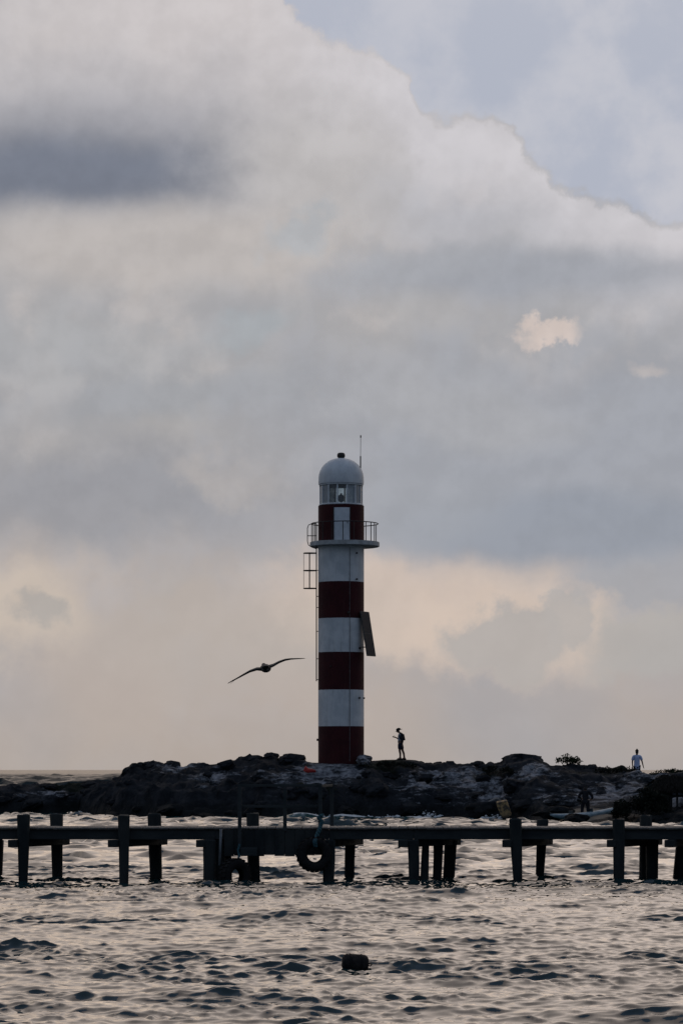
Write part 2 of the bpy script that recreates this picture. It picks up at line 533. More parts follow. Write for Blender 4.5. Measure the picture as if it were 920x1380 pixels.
SZ = np.array([CAMH - (b - HY) / F * d for a, b, d in SKY])
SD = np.array([float(d) for a, b, d in SKY])
SHORE = [(-500, 170), (0, 163.5), (100, 164), (150, 158), (250, 153), (400, 152), (600, 150.5), (690, 148), (730, 143.5),
         (800, 139.5), (920, 137), (1300, 134)]
HX = np.array([(a - CX) / F * d for a, d in SHORE])
HD = np.array([float(d) for a, d in SHORE])

def blobf(x, y, cx, cy, rx, ry):
    return np.exp(-(((x - cx) / rx) ** 2 + ((y - cy) / ry) ** 2))

def terrain(x, y, fine=True):
    wob = 0.8 * fbm(x, y * 0.3, 3.0, 3, 40)
    ys_ = np.interp(x, HX, HD) + 1.4 * wob
    yr = np.interp(x, SX, SD)
    zr = np.interp(x, SX, SZ)
    t = (y - ys_) / np.maximum(yr - ys_, 1.5)
    beach = blobf(x, y, 11.9, 142.5, 2.6, 4.5)
    slab = blobf(x, y, 13.3, 147, 2.4, 4.0)
    tt = np.clip(t, 0, 1)
    front = 0.42 * sstep(tt, 0.0, 0.22) + 0.58 * np.power(tt, 1.15)
    soft = np.power(tt, 1.1)
    prof = front * (1 - np.clip(beach + slab, 0, 1)) + soft * np.clip(beach + slab, 0, 1)
    h = zr * prof
    h = np.where(t < 0, np.maximum(t * 3.0, -1.6), h)
    back = np.clip((y - yr), 0, None)
    h = np.where(back > 0, zr - 0.16 * back - 0.016 * back ** 2, h)
    h = np.maximum(h, -1.6)
    on = sstep(t, -0.05, 0.15)
    crest = np.exp(-((y - yr) / 2.4) ** 2)
    keep = 1 - 0.75 * crest
    tower = np.exp(-((x / 2.2) ** 2 + ((y - 158) / 2.2) ** 2) ** 2)
    stand = np.exp(-(((x - 3.1) / 1.3) ** 2 + ((y - 156.6) / 1.0) ** 2) ** 2)
    calm = 1 - np.clip(0.92 * beach + 0.5 * slab + 0.9 * tower + 0.9 * stand, 0, 0.97)
    h = h + on * keep * calm * (0.55 * fbm(x, y, 3.4, 3, 3, ridged=True) - 0.22)
    # bedded ledges
    st = 0.42
    u = h / st + 0.9 * fbm(x, y, 4.0, 2, 21)
    fr = u - np.floor(u)
    led = (np.floor(u) + sstep(fr, 0.55, 0.95) - u + 0.25) * st
    h = h + 0.75 * led * on * calm * (1 - 0.4 * crest)
    if fine:
        wx = x + 0.35 * fbm(x, y, 0.9, 2, 60); wy = y + 0.35 * fbm(x, y, 0.9, 2, 61)
        f1, f2, idv = cells(wx, wy * 0.7, 1.25, 70)
        block = np.clip((f2 - f1) * 2.6, 0, 1) ** 0.5
        h = h + on * calm * (0.26 * block * (0.5 + 0.7 * idv) - 0.05) * (1 - 0.35 * crest)
        g1, g2, gid = cells(wx, wy, 0.46, 80)
        h = h + on * calm * 0.12 * (np.clip((g2 - g1) * 2.4, 0, 1) ** 0.6) * (0.5 + 0.8 * gid)
        h = h + on * calm * 0.10 * fbm(x, y, 0.55, 4, 90, 0.6)
    pad = np.exp(-(((x - 15.6) / 3.0) ** 2 + ((y - 141.2) / 2.6) ** 2) ** 2)
    h = h * (1 - pad) + pad * np.minimum(h, 0.30 + 0.15 * fbm(x, y, 0.8, 3, 55))
    h = h * (1 - 0.9 * tower) + 0.9 * tower * 2.98
    h = h * (1 - 0.9 * stand) + 0.9 * stand * 3.14
    return h

def ground(x, y):
    return float(terrain(np.array([float(x)]), np.array([float(y)]))[0])

def rock_material():
    m = bpy.data.materials.new('rock'); m.use_nodes = True
    T = NT(m.node_tree)
    b_ = m.node_tree.nodes['Principled BSDF']
    geo = T.n('ShaderNodeNewGeometry').outputs['Position']
    at_p = T.n('ShaderNodeAttribute', attribute_name='pale').outputs['Fac']
    at_v = T.n('ShaderNodeAttribute', attribute_name='plants').outputs['Fac']
    at_s = T.n('ShaderNodeAttribute', attribute_name='sand').outputs['Fac']
    n1 = T.noise(geo, 0.9, 8, 0.65)
    n2 = T.noise(geo, 4.0, 8, 0.7)
    bed = T.n('ShaderNodeMapping'); bed.inputs['Scale'].default_value = (0.8, 0.8, 3.2)
    T.put(bed.inputs['Vector'], geo)
    n3 = T.noise(bed.outputs[0], 1.7, 9, 0.72, 0.4)
    c = T.mix(T.smooth(n1, 0.35, 0.65), (0.011, 0.014, 0.018, 1), (0.034, 0.037, 0.043, 1))
    pale = T.smooth(T.math('ADD', T.math('MULTIPLY', at_p, 0.62), T.math('MULTIPLY', T.math('SUBTRACT', n3, 0.5), 2.6)), 0.27, 0.70)
    c = T.mix(T.math('MULTIPLY', pale, T.smooth(at_p, 0.05, 0.5, 0.25, 0.95)), c, T.mix(T.smooth(n2, 0.3, 0.7), (0.10, 0.108, 0.125, 1), (0.40, 0.41, 0.44, 1)))
    c = T.mix(T.smooth(T.math('ADD', at_v, T.math('MULTIPLY', T.math('SUBTRACT', n2, 0.5), 1.0)), 0.4, 0.7, 0, 0.9), c, (0.012, 0.016, 0.011, 1))
    zz = T.sep(geo)[2]
    wet = T.smooth(T.math('ADD', zz, T.math('MULTIPLY', T.math('SUBTRACT', n1, 0.5), 0.9)), 0.45, 0.95, 0.85, 0.0)
    wet = T.math('MULTIPLY', wet, T.math('SUBTRACT', 1.0, at_s))
    c = T.mix(wet, c, (0.009, 0.011, 0.012, 1))
    c = T.mix(T.smooth(T.math('ADD', at_s, T.math('MULTIPLY', T.math('SUBTRACT', n2, 0.5), 0.5)), 0.35, 0.6), c,
              T.mix(n2, (0.17, 0.145, 0.115, 1), (0.25, 0.215, 0.175, 1)))
    T.put(b_.inputs['Base Color'], c)
    T.put(b_.inputs['Roughness'], T.math('MULTIPLY_ADD', wet, -0.25, 0.95))
    b_.inputs['Specular IOR Level'].default_value = 0.12
    bn = T.n('ShaderNodeBump'); bn.inputs['Strength'].default_value = 1.0; bn.inputs['Distance'].default_value = 0.16
    T.put(bn.inputs['Height'], T.math('ADD', T.noise(geo, 3.5, 10, 0.7), T.math('MULTIPLY', T.noise(geo, 11.0, 6, 0.7), 0.4)))
    T.put(b_.inputs['Normal'], bn.outputs[0])
    MATS['rock'] = m
    return m
rock_material()

def pat(lst, X, Y):
    t = np.zeros_like(X)
    for (a, b, D, rx, ry) in lst:
        c = at(a, b, D)
        t = np.maximum(t, blobf(X, Y, c.x, c.y, rx, ry))
    return t
PALE = [(430, 1050, 156, 2.2, 2.4), (400, 1062, 154.5, 1.8, 1.4), (560, 1075, 152.6, 1.5, 1.2), (630, 1062, 153, 2.2, 2.6), (665, 1075, 150.5, 1.6, 2.2),
        (720, 1050, 151, 1.5, 2.2), (750, 1075, 147, 1.2, 1.0), (290, 1062, 157, 1.8, 1.0), (70, 1090, 165, 1.2, 0.6), (590, 1038, 155, 1.2, 1.0),
        (820, 1075, 147, 2.6, 3.2), (865, 1052, 150, 1.6, 1.4), (905, 1060, 147, 1.2, 2.0), (470, 1042, 156, 1.0, 1.2), (240, 1053, 160, 1.4, 1.0)]
PLANTS = [(520, 1040, 155.5, 1.6, 1.4), (660, 1048, 153.5, 1.2, 1.4), (800, 1045, 152, 1.6, 1.0), (850, 1040, 153, 2.0, 0.8), (420, 1075, 153, 1.6, 0.8),
          (900, 1040, 152, 2.0, 1.0), (110, 1056, 166, 3.0, 1.2)]

def build_island():
    xs = np.concatenate([np.arange(-46, -22, 0.4), np.arange(-22, 22, 0.11), np.arange(22, 46.1, 0.4)])
    ys = np.concatenate([np.arange(132, 137, 0.3), np.arange(137, 168, 0.10), np.arange(168, 190, 0.35)])
    X, Y = np.meshgrid(xs, ys)
    Z = terrain(X, Y)
    gx = 0.16 * fbm(X, Y + Z * 2, 0.7, 3, 33); gy = 0.30 * fbm(X + Z * 1.7, Y, 0.8, 3, 34)
    on = sstep(Z, -0.3, 0.3)
    me = grid_mesh('rocky_island', xs, ys, Z, gx * on, gy * on)
    vattr(me, 'pale', pat(PALE, X, Y))
    vattr(me, 'plants', pat(PLANTS, X, Y))
    vattr(me, 'sand', np.clip(1.5 * blobf(X, Y, 11.8, 141.6, 2.0, 2.4) - 0.2, 0, 1) * sstep(Y, 138.5, 140.0))
    o = link('rocky_island', me, MATS['rock'])
    tag(o, 'low dark rocky point with pale patches below the lighthouse', kind='structure')
    return o
island = build_island()

def boulder_mesh(name, seed, sub=4, crag=0.42):
    bm = bmesh.new()
    bmesh.ops.create_icosphere(bm, subdivisions=sub, radius=1.0)
    co = np.array([v.co[:] for v in bm.verts])
    n = (fbm(co[:, 0] * 1.0 + seed * 7.7, co[:, 1] + co[:, 2] * 1.3, 1.1, 4, seed, 0.55, True) - 0.2) * crag
    n += 0.20 * fbm(co[:, 0] * 2.2 - co[:, 2] * 1.9, co[:, 1] * 2.1 + seed, 0.7, 4, seed + 3, 0.6)
    c1, c2, cid = cells(co[:, 0] * 1.3 + co[:, 2] * 0.8 + seed, co[:, 1] * 1.3 - co[:, 2] * 0.9, 0.55, seed)
    n += 0.16 * np.clip((c2 - c1) * 2.5, 0, 1) * (0.4 + cid) - 0.05
    for v, k in zip(bm.verts, n):
        p = v.co * (1 + k)
        # knock off flats
        for ax in (Vector((0.8, -0.5, 0.3)), Vector((-0.6, -0.6, 0.5)), Vector((0.1, 0.2, 1.0))):
            a = ax.normalized(); d = p.dot(a)
            if d > 0.72: p = p - a * (d - 0.72) * 0.8
        v.co = p
    me = bpy.data.meshes.new(name)
    bm.to_mesh(me); bm.free()
    me.polygons.foreach_set('use_smooth', [True] * len(me.polygons))
    return me
BOULD = [boulder_mesh('boulder', s) for s in (1, 4, 9, 13, 22)]
def boulder(p, s, rz, k=0, pale=0.0, tilt=0.0):
    me = BOULD[k % 5]
    if pale:
        me = me.copy(); vattr(me, 'pale', np.full(len(me.vertices), pale))
    o = link('boulder', me, MATS['rock'], island)
    o.location = p; o.scale = s; o.rotation_euler = (tilt, tilt * 0.7, rz)
    return o
def boulders():
    # those that stand out on the skyline and on the slope
    spec = [(490, 1024, 156.6, 0.42, 0.50, 0.34, 0.8, 0), (231, 1031, 161, 0.5, 0.5, 0.30, 0, 1), (206, 1032, 161.5, 0.55, 0.6, 0.32, 0, 2),
            (184, 1036, 162, 0.5, 0.6, 0.38, 0, 3), (172, 1040, 162.5, 0.28, 0.3, 0.30, 0, 4), (365, 1020, 159, 0.42, 0.5, 0.30, 0, 0),
            (392, 1022, 158.6, 0.8, 0.7, 0.32, 0, 1), (345, 1023, 159, 0.5, 0.5, 0.26, 0, 3), (702, 1026, 155.6, 1.15, 0.9, 0.5, 0.1, 2),
            (645, 1030, 156.5, 0.36, 0.4, 0.24, 0, 4), (560, 1077, 152, 1.25, 0.8, 0.42, 0.75, 1), (755, 1080, 145.5, 1.15, 0.8, 0.40, 0.55, 2),
            (716, 1086, 147.2, 1.0, 0.6, 0.40, 0.2, 3), (805, 1068, 148, 0.75, 0.6, 0.40, 0.5, 4), (775, 1104, 138.6, 0.62, 0.45, 0.34, 0, 0),
            (748, 1094, 141.5, 0.95, 0.5, 0.34, 0, 1), (658, 1092, 149, 1.1, 0.7, 0.55, 0, 2), (160, 1052, 165, 0.3, 0.3, 0.25, 0, 3),
            (66, 1060, 166, 0.7, 0.6, 0.25, 0, 4), (128, 1057, 165.6, 0.8, 0.6, 0.3, 0, 0), (795, 1037, 153.8, 0.5, 0.5, 0.26, 0, 1),
            (812, 1040, 153.5, 0.45, 0.4, 0.24, 0, 2), (880, 1105, 139, 0.8, 0.5, 0.3, 0, 4), (905, 1104, 139, 0.9, 0.5, 0.34, 0, 3)]
    for (a, b, D, sx, sy, sz, pl, k) in spec:
        c = at(a, b, D)
        boulder((c.x, c.y, c.z), (sx, sy, sz), random.uniform(-0.5, 0.5), k, pl)
    m = mat('pale_stone', (0.42, 0.42, 0.43), (0.28, 0.28, 0.30), 0.9, 3.0, bump=0.6)
    for (a, b, D, sx, sz, k) in ((907, 1068, 144.6, 0.34, 0.30, 0), (915.5, 1067, 144.4, 0.30, 0.28, 1), (906, 1084, 143.6, 0.26, 0.34, 2), (915, 1086, 143.4, 0.42, 0.50, 3), (930, 1080, 144, 0.5, 0.5, 4)):
        c = at(a, b, D); me = BOULD[k].copy(); me.materials.clear()
        o = link('boulder', me, m, island); o.location = c; o.scale = (sx, 0.35, sz)
    rr = random.Random(5)
    for i in range(95):
        x = rr.uniform(-24, 22)
        ys_, yr = np.interp(x, HX, HD), np.interp(x, SX, SD)
        t = rr.random() ** 1.3
        y = ys_ + 0.1 + t * (yr - ys_ - 0.8)
        if abs(x - 11.9) < 2.8 and y < 147: continue
        if math.hypot(x, y - 158) < 2.6 or math.hypot(x - 3.1, y - 156.6) < 1.4: continue
        s = rr.uniform(0.16, 0.55) * (1.25 - 0.6 * t)
        boulder((x, y, ground(x, y) - 0.1 * s), (s * rr.uniform(0.9, 1.7), s * rr.uniform(0.8, 1.2), s * rr.uniform(0.55, 0.85)),
                rr.uniform(0, 6.28), rr.randrange(5), rr.choice((0, 0, 0.25, 0.5)) if t > 0.25 else 0.0, rr.uniform(-0.25, 0.25))
boulders()

# ------------------------------------------------------------------ water
def water_material(name, ripple, foam, rough=0.03):
    m = bpy.data.materials.new(name); m.use_nodes = True
    T = NT(m.node_tree)
    b_ = m.node_tree.nodes['Principled BSDF']
    geo = T.n('ShaderNodeNewGeometry').outputs['Position']
    base = (0.008, 0.022, 0.027, 1)
    if foam:
        fa = T.n('ShaderNodeAttribute', attribute_name='foam').outputs['Fac']
        fn = T.noise(geo, 2.6, 9, 0.7, 0.6)
        fm = T.smooth(T.math('ADD', fa, T.math('MULTIPLY', T.math('SUBTRACT', fn, 0.5), 1.6)), 0.45, 0.75)
        sh = T.n('ShaderNodeAttribute', attribute_name='shallow').outputs['Fac']
        base = T.mix(sh, base, (0.02, 0.075, 0.075, 1))
        base = T.mix(fm, base, (0.62, 0.64, 0.64, 1))
        rough = T.math('MULTIPLY_ADD', fm, 0.6, 0.03)
    T.put(b_.inputs['Base Color'], base)
    T.put(b_.inputs['Roughness'], rough)
    b_.inputs['IOR'].default_value = 1.40 if foam else 1.16
    bn = T.n('ShaderNodeBump'); bn.inputs['Strength'].default_value = ripple[2]; bn.inputs['Distance'].default_value = ripple[1]
    mp = T.n('ShaderNodeMapping'); mp.inputs['Scale'].default_value = (0.7, 1.25, 1.0); mp.inputs['Rotation'].default_value = (0, 0, 0.25)
    T.put(mp.inputs['Vector'], geo)
    T.put(bn.inputs['Height'], T.noise(mp.outputs[0], ripple[0], 5, 0.6, 0.4))
    T.put(b_.inputs['Normal'], bn.outputs[0])
    return m

WR = np.random.default_rng(23)
def comps(n, l0, l1, rms_slope, mean, spread):
    lam = np.exp(WR.uniform(math.log(l0), math.log(l1), n))
    k = 2 * np.pi / lam
    s = math.sqrt(2 * rms_slope ** 2 / n)
    th = mean + spread * WR.standard_normal(n)
    return k, s / k, th, WR.uniform(0, 2 * np.pi, n)
def waves(X, Y, sets, chop=0.9):
    H = np.zeros_like(X); A = np.zeros_like(X); B = np.zeros_like(X)
    for (k, a, th, ph), fade in sets:
        h = np.zeros_like(X); p = np.zeros_like(X); q = np.zeros_like(X)
        for ki, ai, ti, pi_ in zip(k, a, th, ph):
            c, s = math.cos(ti), math.sin(ti)
            arg = (ki * c) * X + (ki * s) * Y + pi_
            h += ai * np.sin(arg)
            co = ai * np.cos(arg)
            p += c * co; q += s * co
        H += h * fade; A += chop * p * fade; B += chop * q * fade
    return H, A, B
SET_L = comps(26, 2.2, 6.5, 0.055, -math.pi / 2 - 0.25, 0.38)
SET_M = comps(46, 0.55, 1.9, 0.110, -math.pi / 2 - 0.15, 0.50)
SET_S = comps(72, 0.12, 0.45, 0.215, -math.pi / 2 - 0.10, 0.75)

def build_sea():
    def grow(a, st, g, end):
        out = [a]
        while out[-1] < end:
            out.append(out[-1] + st); st *= g
        return np.array(out)
    r = grow(22.0, 0.16, 1.13, 420)
    xr = np.concatenate([np.arange(9.0, 22.0, 0.14), r])
    xs = np.concatenate([-xr[::-1], np.arange(-9.0 + 0.04, 8.98, 0.04), xr])
    near = 20.0 - grow(0.0, 0.12, 1.12, 90)
    ys = np.concatenate([near[::-1][:-1], np.arange(20, 50, 0.042), np.arange(50, 76, 0.07), np.arange(76, 172, 0.26), grow(172, 0.4, 1.1, 205)])
    X, Y = np.meshgrid(xs, ys)
    fx = 1 - sstep(np.abs(X), 10, 26)
    fs = fx * (1 - sstep(Y, 60, 110)) * sstep(Y, 14, 22)
    fm = (1 - sstep(np.abs(X), 24, 60)) * sstep(Y, 6, 18)
    gust = 0.85 + 0.60 * sstep(fbm(X, Y * 1.3, 2.2, 3, 140, 0.6), -0.05, 0.35) + 0.3 * fbm(X, Y, 9.0, 2, 141)
    # short waves only where the grid can carry them; crests sharpened, troughs flattened
    H, A, B = waves(X, Y, [(SET_L, 1 - sstep(np.abs(X), 60, 200))])
    for st, fd, mk, ch in ((SET_M, fm * gust * (1 + 1.5 * sstep(Y, 58, 90)), fm > 0, 1.0), (SET_S, fs * gust, fs > 0, 0.9)):
        rows = np.where(mk.any(1))[0]; cols = np.where(mk.any(0))[0]
        sl = (slice(rows[0], rows[-1] + 1), slice(cols[0], cols[-1] + 1))
        h, a, b2 = waves(X[sl], Y[sl], [(st, 1.0)], 1.0)
        H[sl] += h * fd[sl]; A[sl] += a * fd[sl] * ch; B[sl] += b2 * fd[sl] * ch
    T0 = np.full_like(X, -1.6)
    reg = (slice(np.searchsorted(ys, 128), len(ys)), slice(np.searchsorted(xs, -48), np.searchsorted(xs, 48)))
    T0[reg] = terrain(X[reg], Y[reg], False)
    calm = 1 - 0.6 * sstep(T0, -1.2, -0.1)
    H *= calm; A *= calm; B *= calm
    foam = np.zeros_like(X)
    lap = sstep(T0, -0.85, -0.05) * (1 - sstep(T0, 0.4, 0.8))
    foam += 0.50 * lap + 0.25 * lap * fbm(X, Y * 2, 3.0, 2, 160)
    # small breakers running in on the rocks
    for (a, b, D, w, hh, f) in [(412, 1102, 150.2, 1.1, 0.34, 0.75), (465, 1102, 150.6, 1.1, 0.22, 0.9), (225, 1098, 158.2, 1.2, 0.24, 0.8), (560, 1101, 149.6, 1.3, 0.15, 0.7),
                             (100, 1099, 161.0, 1.0, 0.15, 0.7)]:
        c = at(a, b, D)
        g = np.exp(-((X - c.x) / w) ** 2)
        yy = Y - c.y + 0.12 * (X - c.x) + 0.15 * fbm(X, Y, 1.0, 2, 170)
        ridge = np.where(yy < 0, np.exp(-(yy / 0.32) ** 2), np.exp(-(yy / 0.9) ** 2))
        H += hh * g * ridge
        B -= 0.35 * hh * g * ridge
        foam += f * np.exp(-((X - c.x - 0.3 * w) / (0.8 * w)) ** 2) * ridge
    me = grid_mesh('sea', xs, ys, H, A, B)
    vattr(me, 'foam', np.clip(foam, 0, 1.2))
    vattr(me, 'shallow', np.clip(sstep(T0, -1.5, -0.2) * 0.7 + 0.15, 0, 1))
    o = link('sea', me, water_material('sea_water', (7.0, 0.004, 0.2), True))
    tag(o, 'choppy sheltered water round the pier', kind='structure')
    # open sea beyond the point
    xl = grow(0.0, 0.9, 1.022, 15000); xr = grow(0.0, 1.5, 1.08, 15000)
    xs = np.concatenate([-xl[::-1][:-1], xr])
    ys = grow(204.9, 0.8, 1.0036, 1500); ys = np.concatenate([ys, grow(ys[-1] + 6.0, 7.0, 1.03, 15000)])
    X, Y = np.meshgrid(xs, ys)
    cell = np.maximum(0.8 + np.where(Y < 1500, 0.0036, 0.02) * (Y - 204), 0.9 + 0.022 * np.abs(np.minimum(X, 0)))
    sets = []
    for l0, l1, n, sl in ((3, 6, 24, 0.25), (6, 12, 30, 0.28), (12, 24, 24, 0.08), (24, 40, 12, 0.03)):
        sets.append((comps(n, l0, l1, sl, -math.pi / 2 - 0.3, 0.5), 1 - sstep(cell, l0 * 0.4, l0 * 1.0)))
    H, A, B = waves(X, Y, sets, 0.9)
    e = sstep(Y, 205, 225)
    me = grid_mesh('open_sea', xs, ys, H * e - 0.02 * (1 - e), A * e, B * e)
    o = link('open_sea', me, water_material('open_water', (0.8, 0.25, 0.8), False, 0.32))
    tag(o, 'dark open sea out to the horizon', kind='structure')
build_sea()

# ------------------------------------------------------------------ lighthouse
LD = 158.0
LS = F / LD                       # photo pixels per metre at the tower
LC = at(459.5, 1027, LD)
def lz(y):                        # photo y -> height above the tower's base
    return (1027 - y) / LS
def lighthouse():
    base = Vector((LC.x, LD, LC.z))
    t = empty('lighthouse', base)
    tag(t, 'tall red and white banded lighthouse with domed lantern on the rocks', 'lighthouse')
    r = 30.8 / LS
    bands = [(1040, 979, 'red'), (979, 930, 'white'), (930, 879.5, 'red'), (879.5, 834, 'white'), (834, 785, 'red'), (785, 735, 'white')]
    for y0, y1, c in bands:
        z0, z1 = lz(y0), lz(y1)
        pr = [(r, z0 + (z1 - z0) * k / 6.0) for k in range(7)]
        m = MB().lathe(pr, 64)
        o = m.build('tower_band', MATS[c + '_paint'], t); auto_smooth(o.data)
        o['label'] = c + ' painted band of the tower'
    # gallery slab, drum, door
    zs0, zs1 = lz(737), lz(731)
    g = MB().lathe([(1.91, zs0), (1.93, zs0 + 0.02), (1.93, zs1)], 20, (0.20, 0, 0))
    o = g.build('gallery_slab', MATS['concrete'], t); auto_smooth(o.data, 15)
    MB().lathe([(r * 0.99, zs0 - 0.12), (r + 0.10, zs0 - 0.004)], 40).build('corbel', MATS['white_paint'], t, True)
    d = MB().lathe([(r, zs1 - 0.05), (r, lz(682))], 64).build('drum', MATS['red_paint'], t); auto_smooth(d.data)
    # door curved with the wall
    def curved(x0, x1, z0, z1, rr, th, n=8):
        vs, fs = [], []
        for k in range(n + 1):
            x = x0 + (x1 - x0) * k / n
            for q in (rr, rr + th):
                y = -math.sqrt(max(q * q - x * x, 0))
                vs += [(x, y, z0), (x, y, z1)]
        for k in range(n):
            b = k * 4
            fs += [(b + 2, b + 6, b + 7, b + 3), (b, b + 1, b + 5, b + 4), (b + 1, b + 3, b + 7, b + 5), (b, b + 4, b + 6, b + 2)]
        fs += [(0, 2, 3, 1), (n * 4, n * 4 + 1, n * 4 + 3, n * 4 + 2)]
        return vs, fs
    dx0, dx1 = (450 - 459.5) / LS, (471 - 459.5) / LS
    dr = MB().add(*curved(dx0, dx1, zs1 + 0.01, lz(686.5), r - 0.06, 0.085)).build('gallery_door', MATS['door_paint'], t)
    MB().add(*curved(dx0 - 0.05, dx0, zs1 + 0.01, lz(685), r - 0.05, 0.10, 2)).build('door_frame', MATS['dark_steel'], dr)
    MB().add(*curved(dx1, dx1 + 0.05, zs1 + 0.01, lz(685), r - 0.05, 0.10, 2)).build('door_frame', MATS['dark_steel'], dr)
    MB().tube([(dx1 - 0.12, -r - 0.05, zs1 + 0.95), (dx1 - 0.12, -r - 0.05, zs1 + 1.1)], 0.018, 6).build('handle', MATS['dark_steel'], dr)
    # lantern: mullions, panes, lens, sill and head rings
    zl0, zl1 = lz(682), lz(653)
    rl = 29.0 / LS
    MB().lathe([(rl + 0.03, zl0), (rl + 0.03, zl0 + 0.09), (rl - 0.08, zl0 + 0.09)], 48, capt=False).build('lantern_sill', MATS['dome_paint'], t, True)
    MB().lathe([(rl - 0.08, zl1 - 0.09), (rl + 0.02, zl1 - 0.09), (rl + 0.02, zl1)], 48, capb=False).build('lantern_head', MATS['dome_paint'], t, True)
    NM = 14
    offs = R(-9.9)
    for k in range(NM):
        a = 2 * math.pi * (k + 0.5) / NM + offs
        rot = Matrix.Rotation(a, 3, 'Z')
        MB().box(rot @ Vector((rl - 0.03, 0, (zl0 + zl1) / 2)), (0.06, 0.075, zl1 - zl0 - 0.16), rot).build('mullion', MATS['dome_paint'], t)
        a2 = 2 * math.pi * (k + 1.0) / NM + offs
        rot2 = Matrix.Rotation(a2, 3, 'Z')
        w = 2 * (rl - 0.05) * math.sin(math.pi / NM) - 0.06
        dirx = math.cos(a2); diry = math.sin(a2)
        clear = abs(dirx) < 0.42
        MB().box(rot2 @ Vector((rl * math.cos(math.pi / NM) - 0.03, 0, (zl0 + zl1) / 2)), (0.012, w, zl1 - zl0 - 0.17), rot2).build(
            'lantern_pane', MATS['glass_clear' if clear else 'glass_milky'], t)
    ln = MB().lathe([(0.05, zl0), (0.05, zl0 + 0.22), (0.13, zl0 + 0.24), (0.17, zl0 + 0.34), (0.17, zl0 + 0.52), (0.12, zl0 + 0.62), (0.05, zl0 + 0.64), (0.03, zl0 + 0.72)], 20)
    ln.build('lamp', MATS['lamp_dark'], t, True)
    # dome with rim, vent cap, whip aerial
    zd = lz(653)
    rd = 30.4 / LS
    H = lz(617.5) - lz(645)
    pr = [(rd - 0.10, zd), (rd, zd + 0.004), (rd + 0.01, zd + 0.1), (rd, lz(645))]
    for k in range(1, 15):
        a = math.pi / 2 * k / 15
        pr.append((rd * math.cos(a) ** 0.92, lz(645) + H * math.sin(a)))
    pr.append((0.18, lz(617.5)))
    dm = MB().lathe(pr, 64).build('dome', MATS['dome_paint'], t); auto_smooth(dm.data, 40)
    MB().lathe([(0.15, lz(618.5)), (0.17, lz(617)), (0.215, lz(616)), (0.225, lz(613)), (0.19, lz(611)), (0.12, lz(610.2))], 24).build('vent_cap', MATS['vent_black'], t, True)
    ax = (485.6 - 459.5) / LS
    ae = MB().tube([(ax, -0.1, lz(634)), (ax, -0.1, lz(615))], 0.038, 8).build('aerial', MATS['dark_steel'], t)
    MB().tube([(ax, -0.1, lz(615)), (ax + 0.01, -0.1, lz(590))], 0.014, 6).build('whip', MATS['dark_steel'], ae)
    MB().lathe([(0.01, lz(590) - 0.03), (0.035, lz(590)), (0.035, lz(587.5)), (0.01, lz(586.5))], 10, (ax + 0.01, -0.1, 0)).build('tip', MATS['dark_steel'], ae, True)
    # gallery railing
    zr = lz(706)
    rail_r = 1.86
    N = 20
    pts = []
    for k in range(N + 1):
        a = 2 * math.pi * k / N
        pts.append((0.20 + rail_r * math.cos(a), rail_r * math.sin(a), zr))
    rl_ = MB().tube(pts, 0.028, 6, False).build('top_rail', MATS['dark_steel'], t, True)
    for xo in (-39.5, -35, -24.5, -12.5, 2.5, 17, 33, 39.8, 44.5):
        X = xo / LS - 0.0
        dxx = max(-1, min(1, (X - 0.20) / rail_r))
        Y = -rail_r * math.sqrt(1 - dxx * dxx)
        MB().tube([(X, Y, zs1 - 0.002), (X, Y, zr)], 0.024, 6).build('rail_post', MATS['dark_steel'], t)
    for a in (20, 55, 90, 125, 160):
        X, Y = 0.20 + rail_r * math.cos(R(a)), rail_r * math.sin(R(a))
        MB().tube([(X, Y, zs1 - 0.002), (X, Y, zr)], 0.024, 6).build('rail_post', MATS['dark_steel'], t)
    # ladder on the left flank with stand-offs, cage and grab loop
    lad = empty('ladder', (0, 0, 0)); lad.parent = t
    lx = (426.3 - 459.5) / LS
    zt, zb = lz(706), lz(918)
    for yy in (-0.22, 0.20):
        MB().tube([(lx, yy, zb), (lx, yy, zt)], 0.030, 6).build('stile', MATS['dark_steel'], lad)
    n = int((zt - zb) / 0.30)
    for k in range(n):
        z = zb + 0.15 + k * 0.30
        MB().tube([(lx, -0.22, z), (lx, 0.20, z)], 0.014, 6).build('rung', MATS['dark_steel'], lad)
    for y in (769, 804, 819, 851, 888, 916):
        MB().tube([(lx, -0.22, lz(y)), (lx + 0.22, -0.20, lz(y))], 0.022, 6).build('wall_bracket', MATS['dark_steel'], lad)
    hx = (409 - 459.5) / LS
    for y in (745.5, 769, 793):
        cx_ = (lx + hx) / 2
        pp = [(lx, -0.22, lz(y)), (cx_, -0.34, lz(y)), (hx + 0.06, -0.24, lz(y)), (hx, 0, lz(y)), (hx + 0.06, 0.22, lz(y)), (cx_, 0.32, lz(y)), (lx, 0.20, lz(y))]
        MB().tube(pp, 0.026, 6).build('cage_hoop', MATS['dark_steel'], lad)
    cxx = (417 - 459.5) / LS
    for yy in (-0.34, 0.32):
        MB().tube([(cxx, yy, lz(793.5)), (cxx, yy, lz(745))], 0.030, 6).build('cage_bar', MATS['dark_steel'], lad)
    MB().tube([(hx + 0.01, 0, lz(793.5)), (hx + 0.01, 0, lz(745))], 0.012, 6).build('cage_bar', MATS['dark_steel'], lad)
    gx = (414.3 - 459.5) / LS
    gp = [(lx, -0.22, lz(706)), (gx + 0.22, -0.22, lz(706.3)), (gx + 0.06, -0.22, lz(708)), (gx, -0.22, lz(712)), (gx, -0.22, lz(730)), (gx + 0.06, -0.22, lz(735)), (gx + 0.25, -0.22, lz(738)), (lx, -0.22, lz(740))]
    MB().tube(gp, 0.026, 6).build('grab_loop', MATS['dark_steel'], lad)
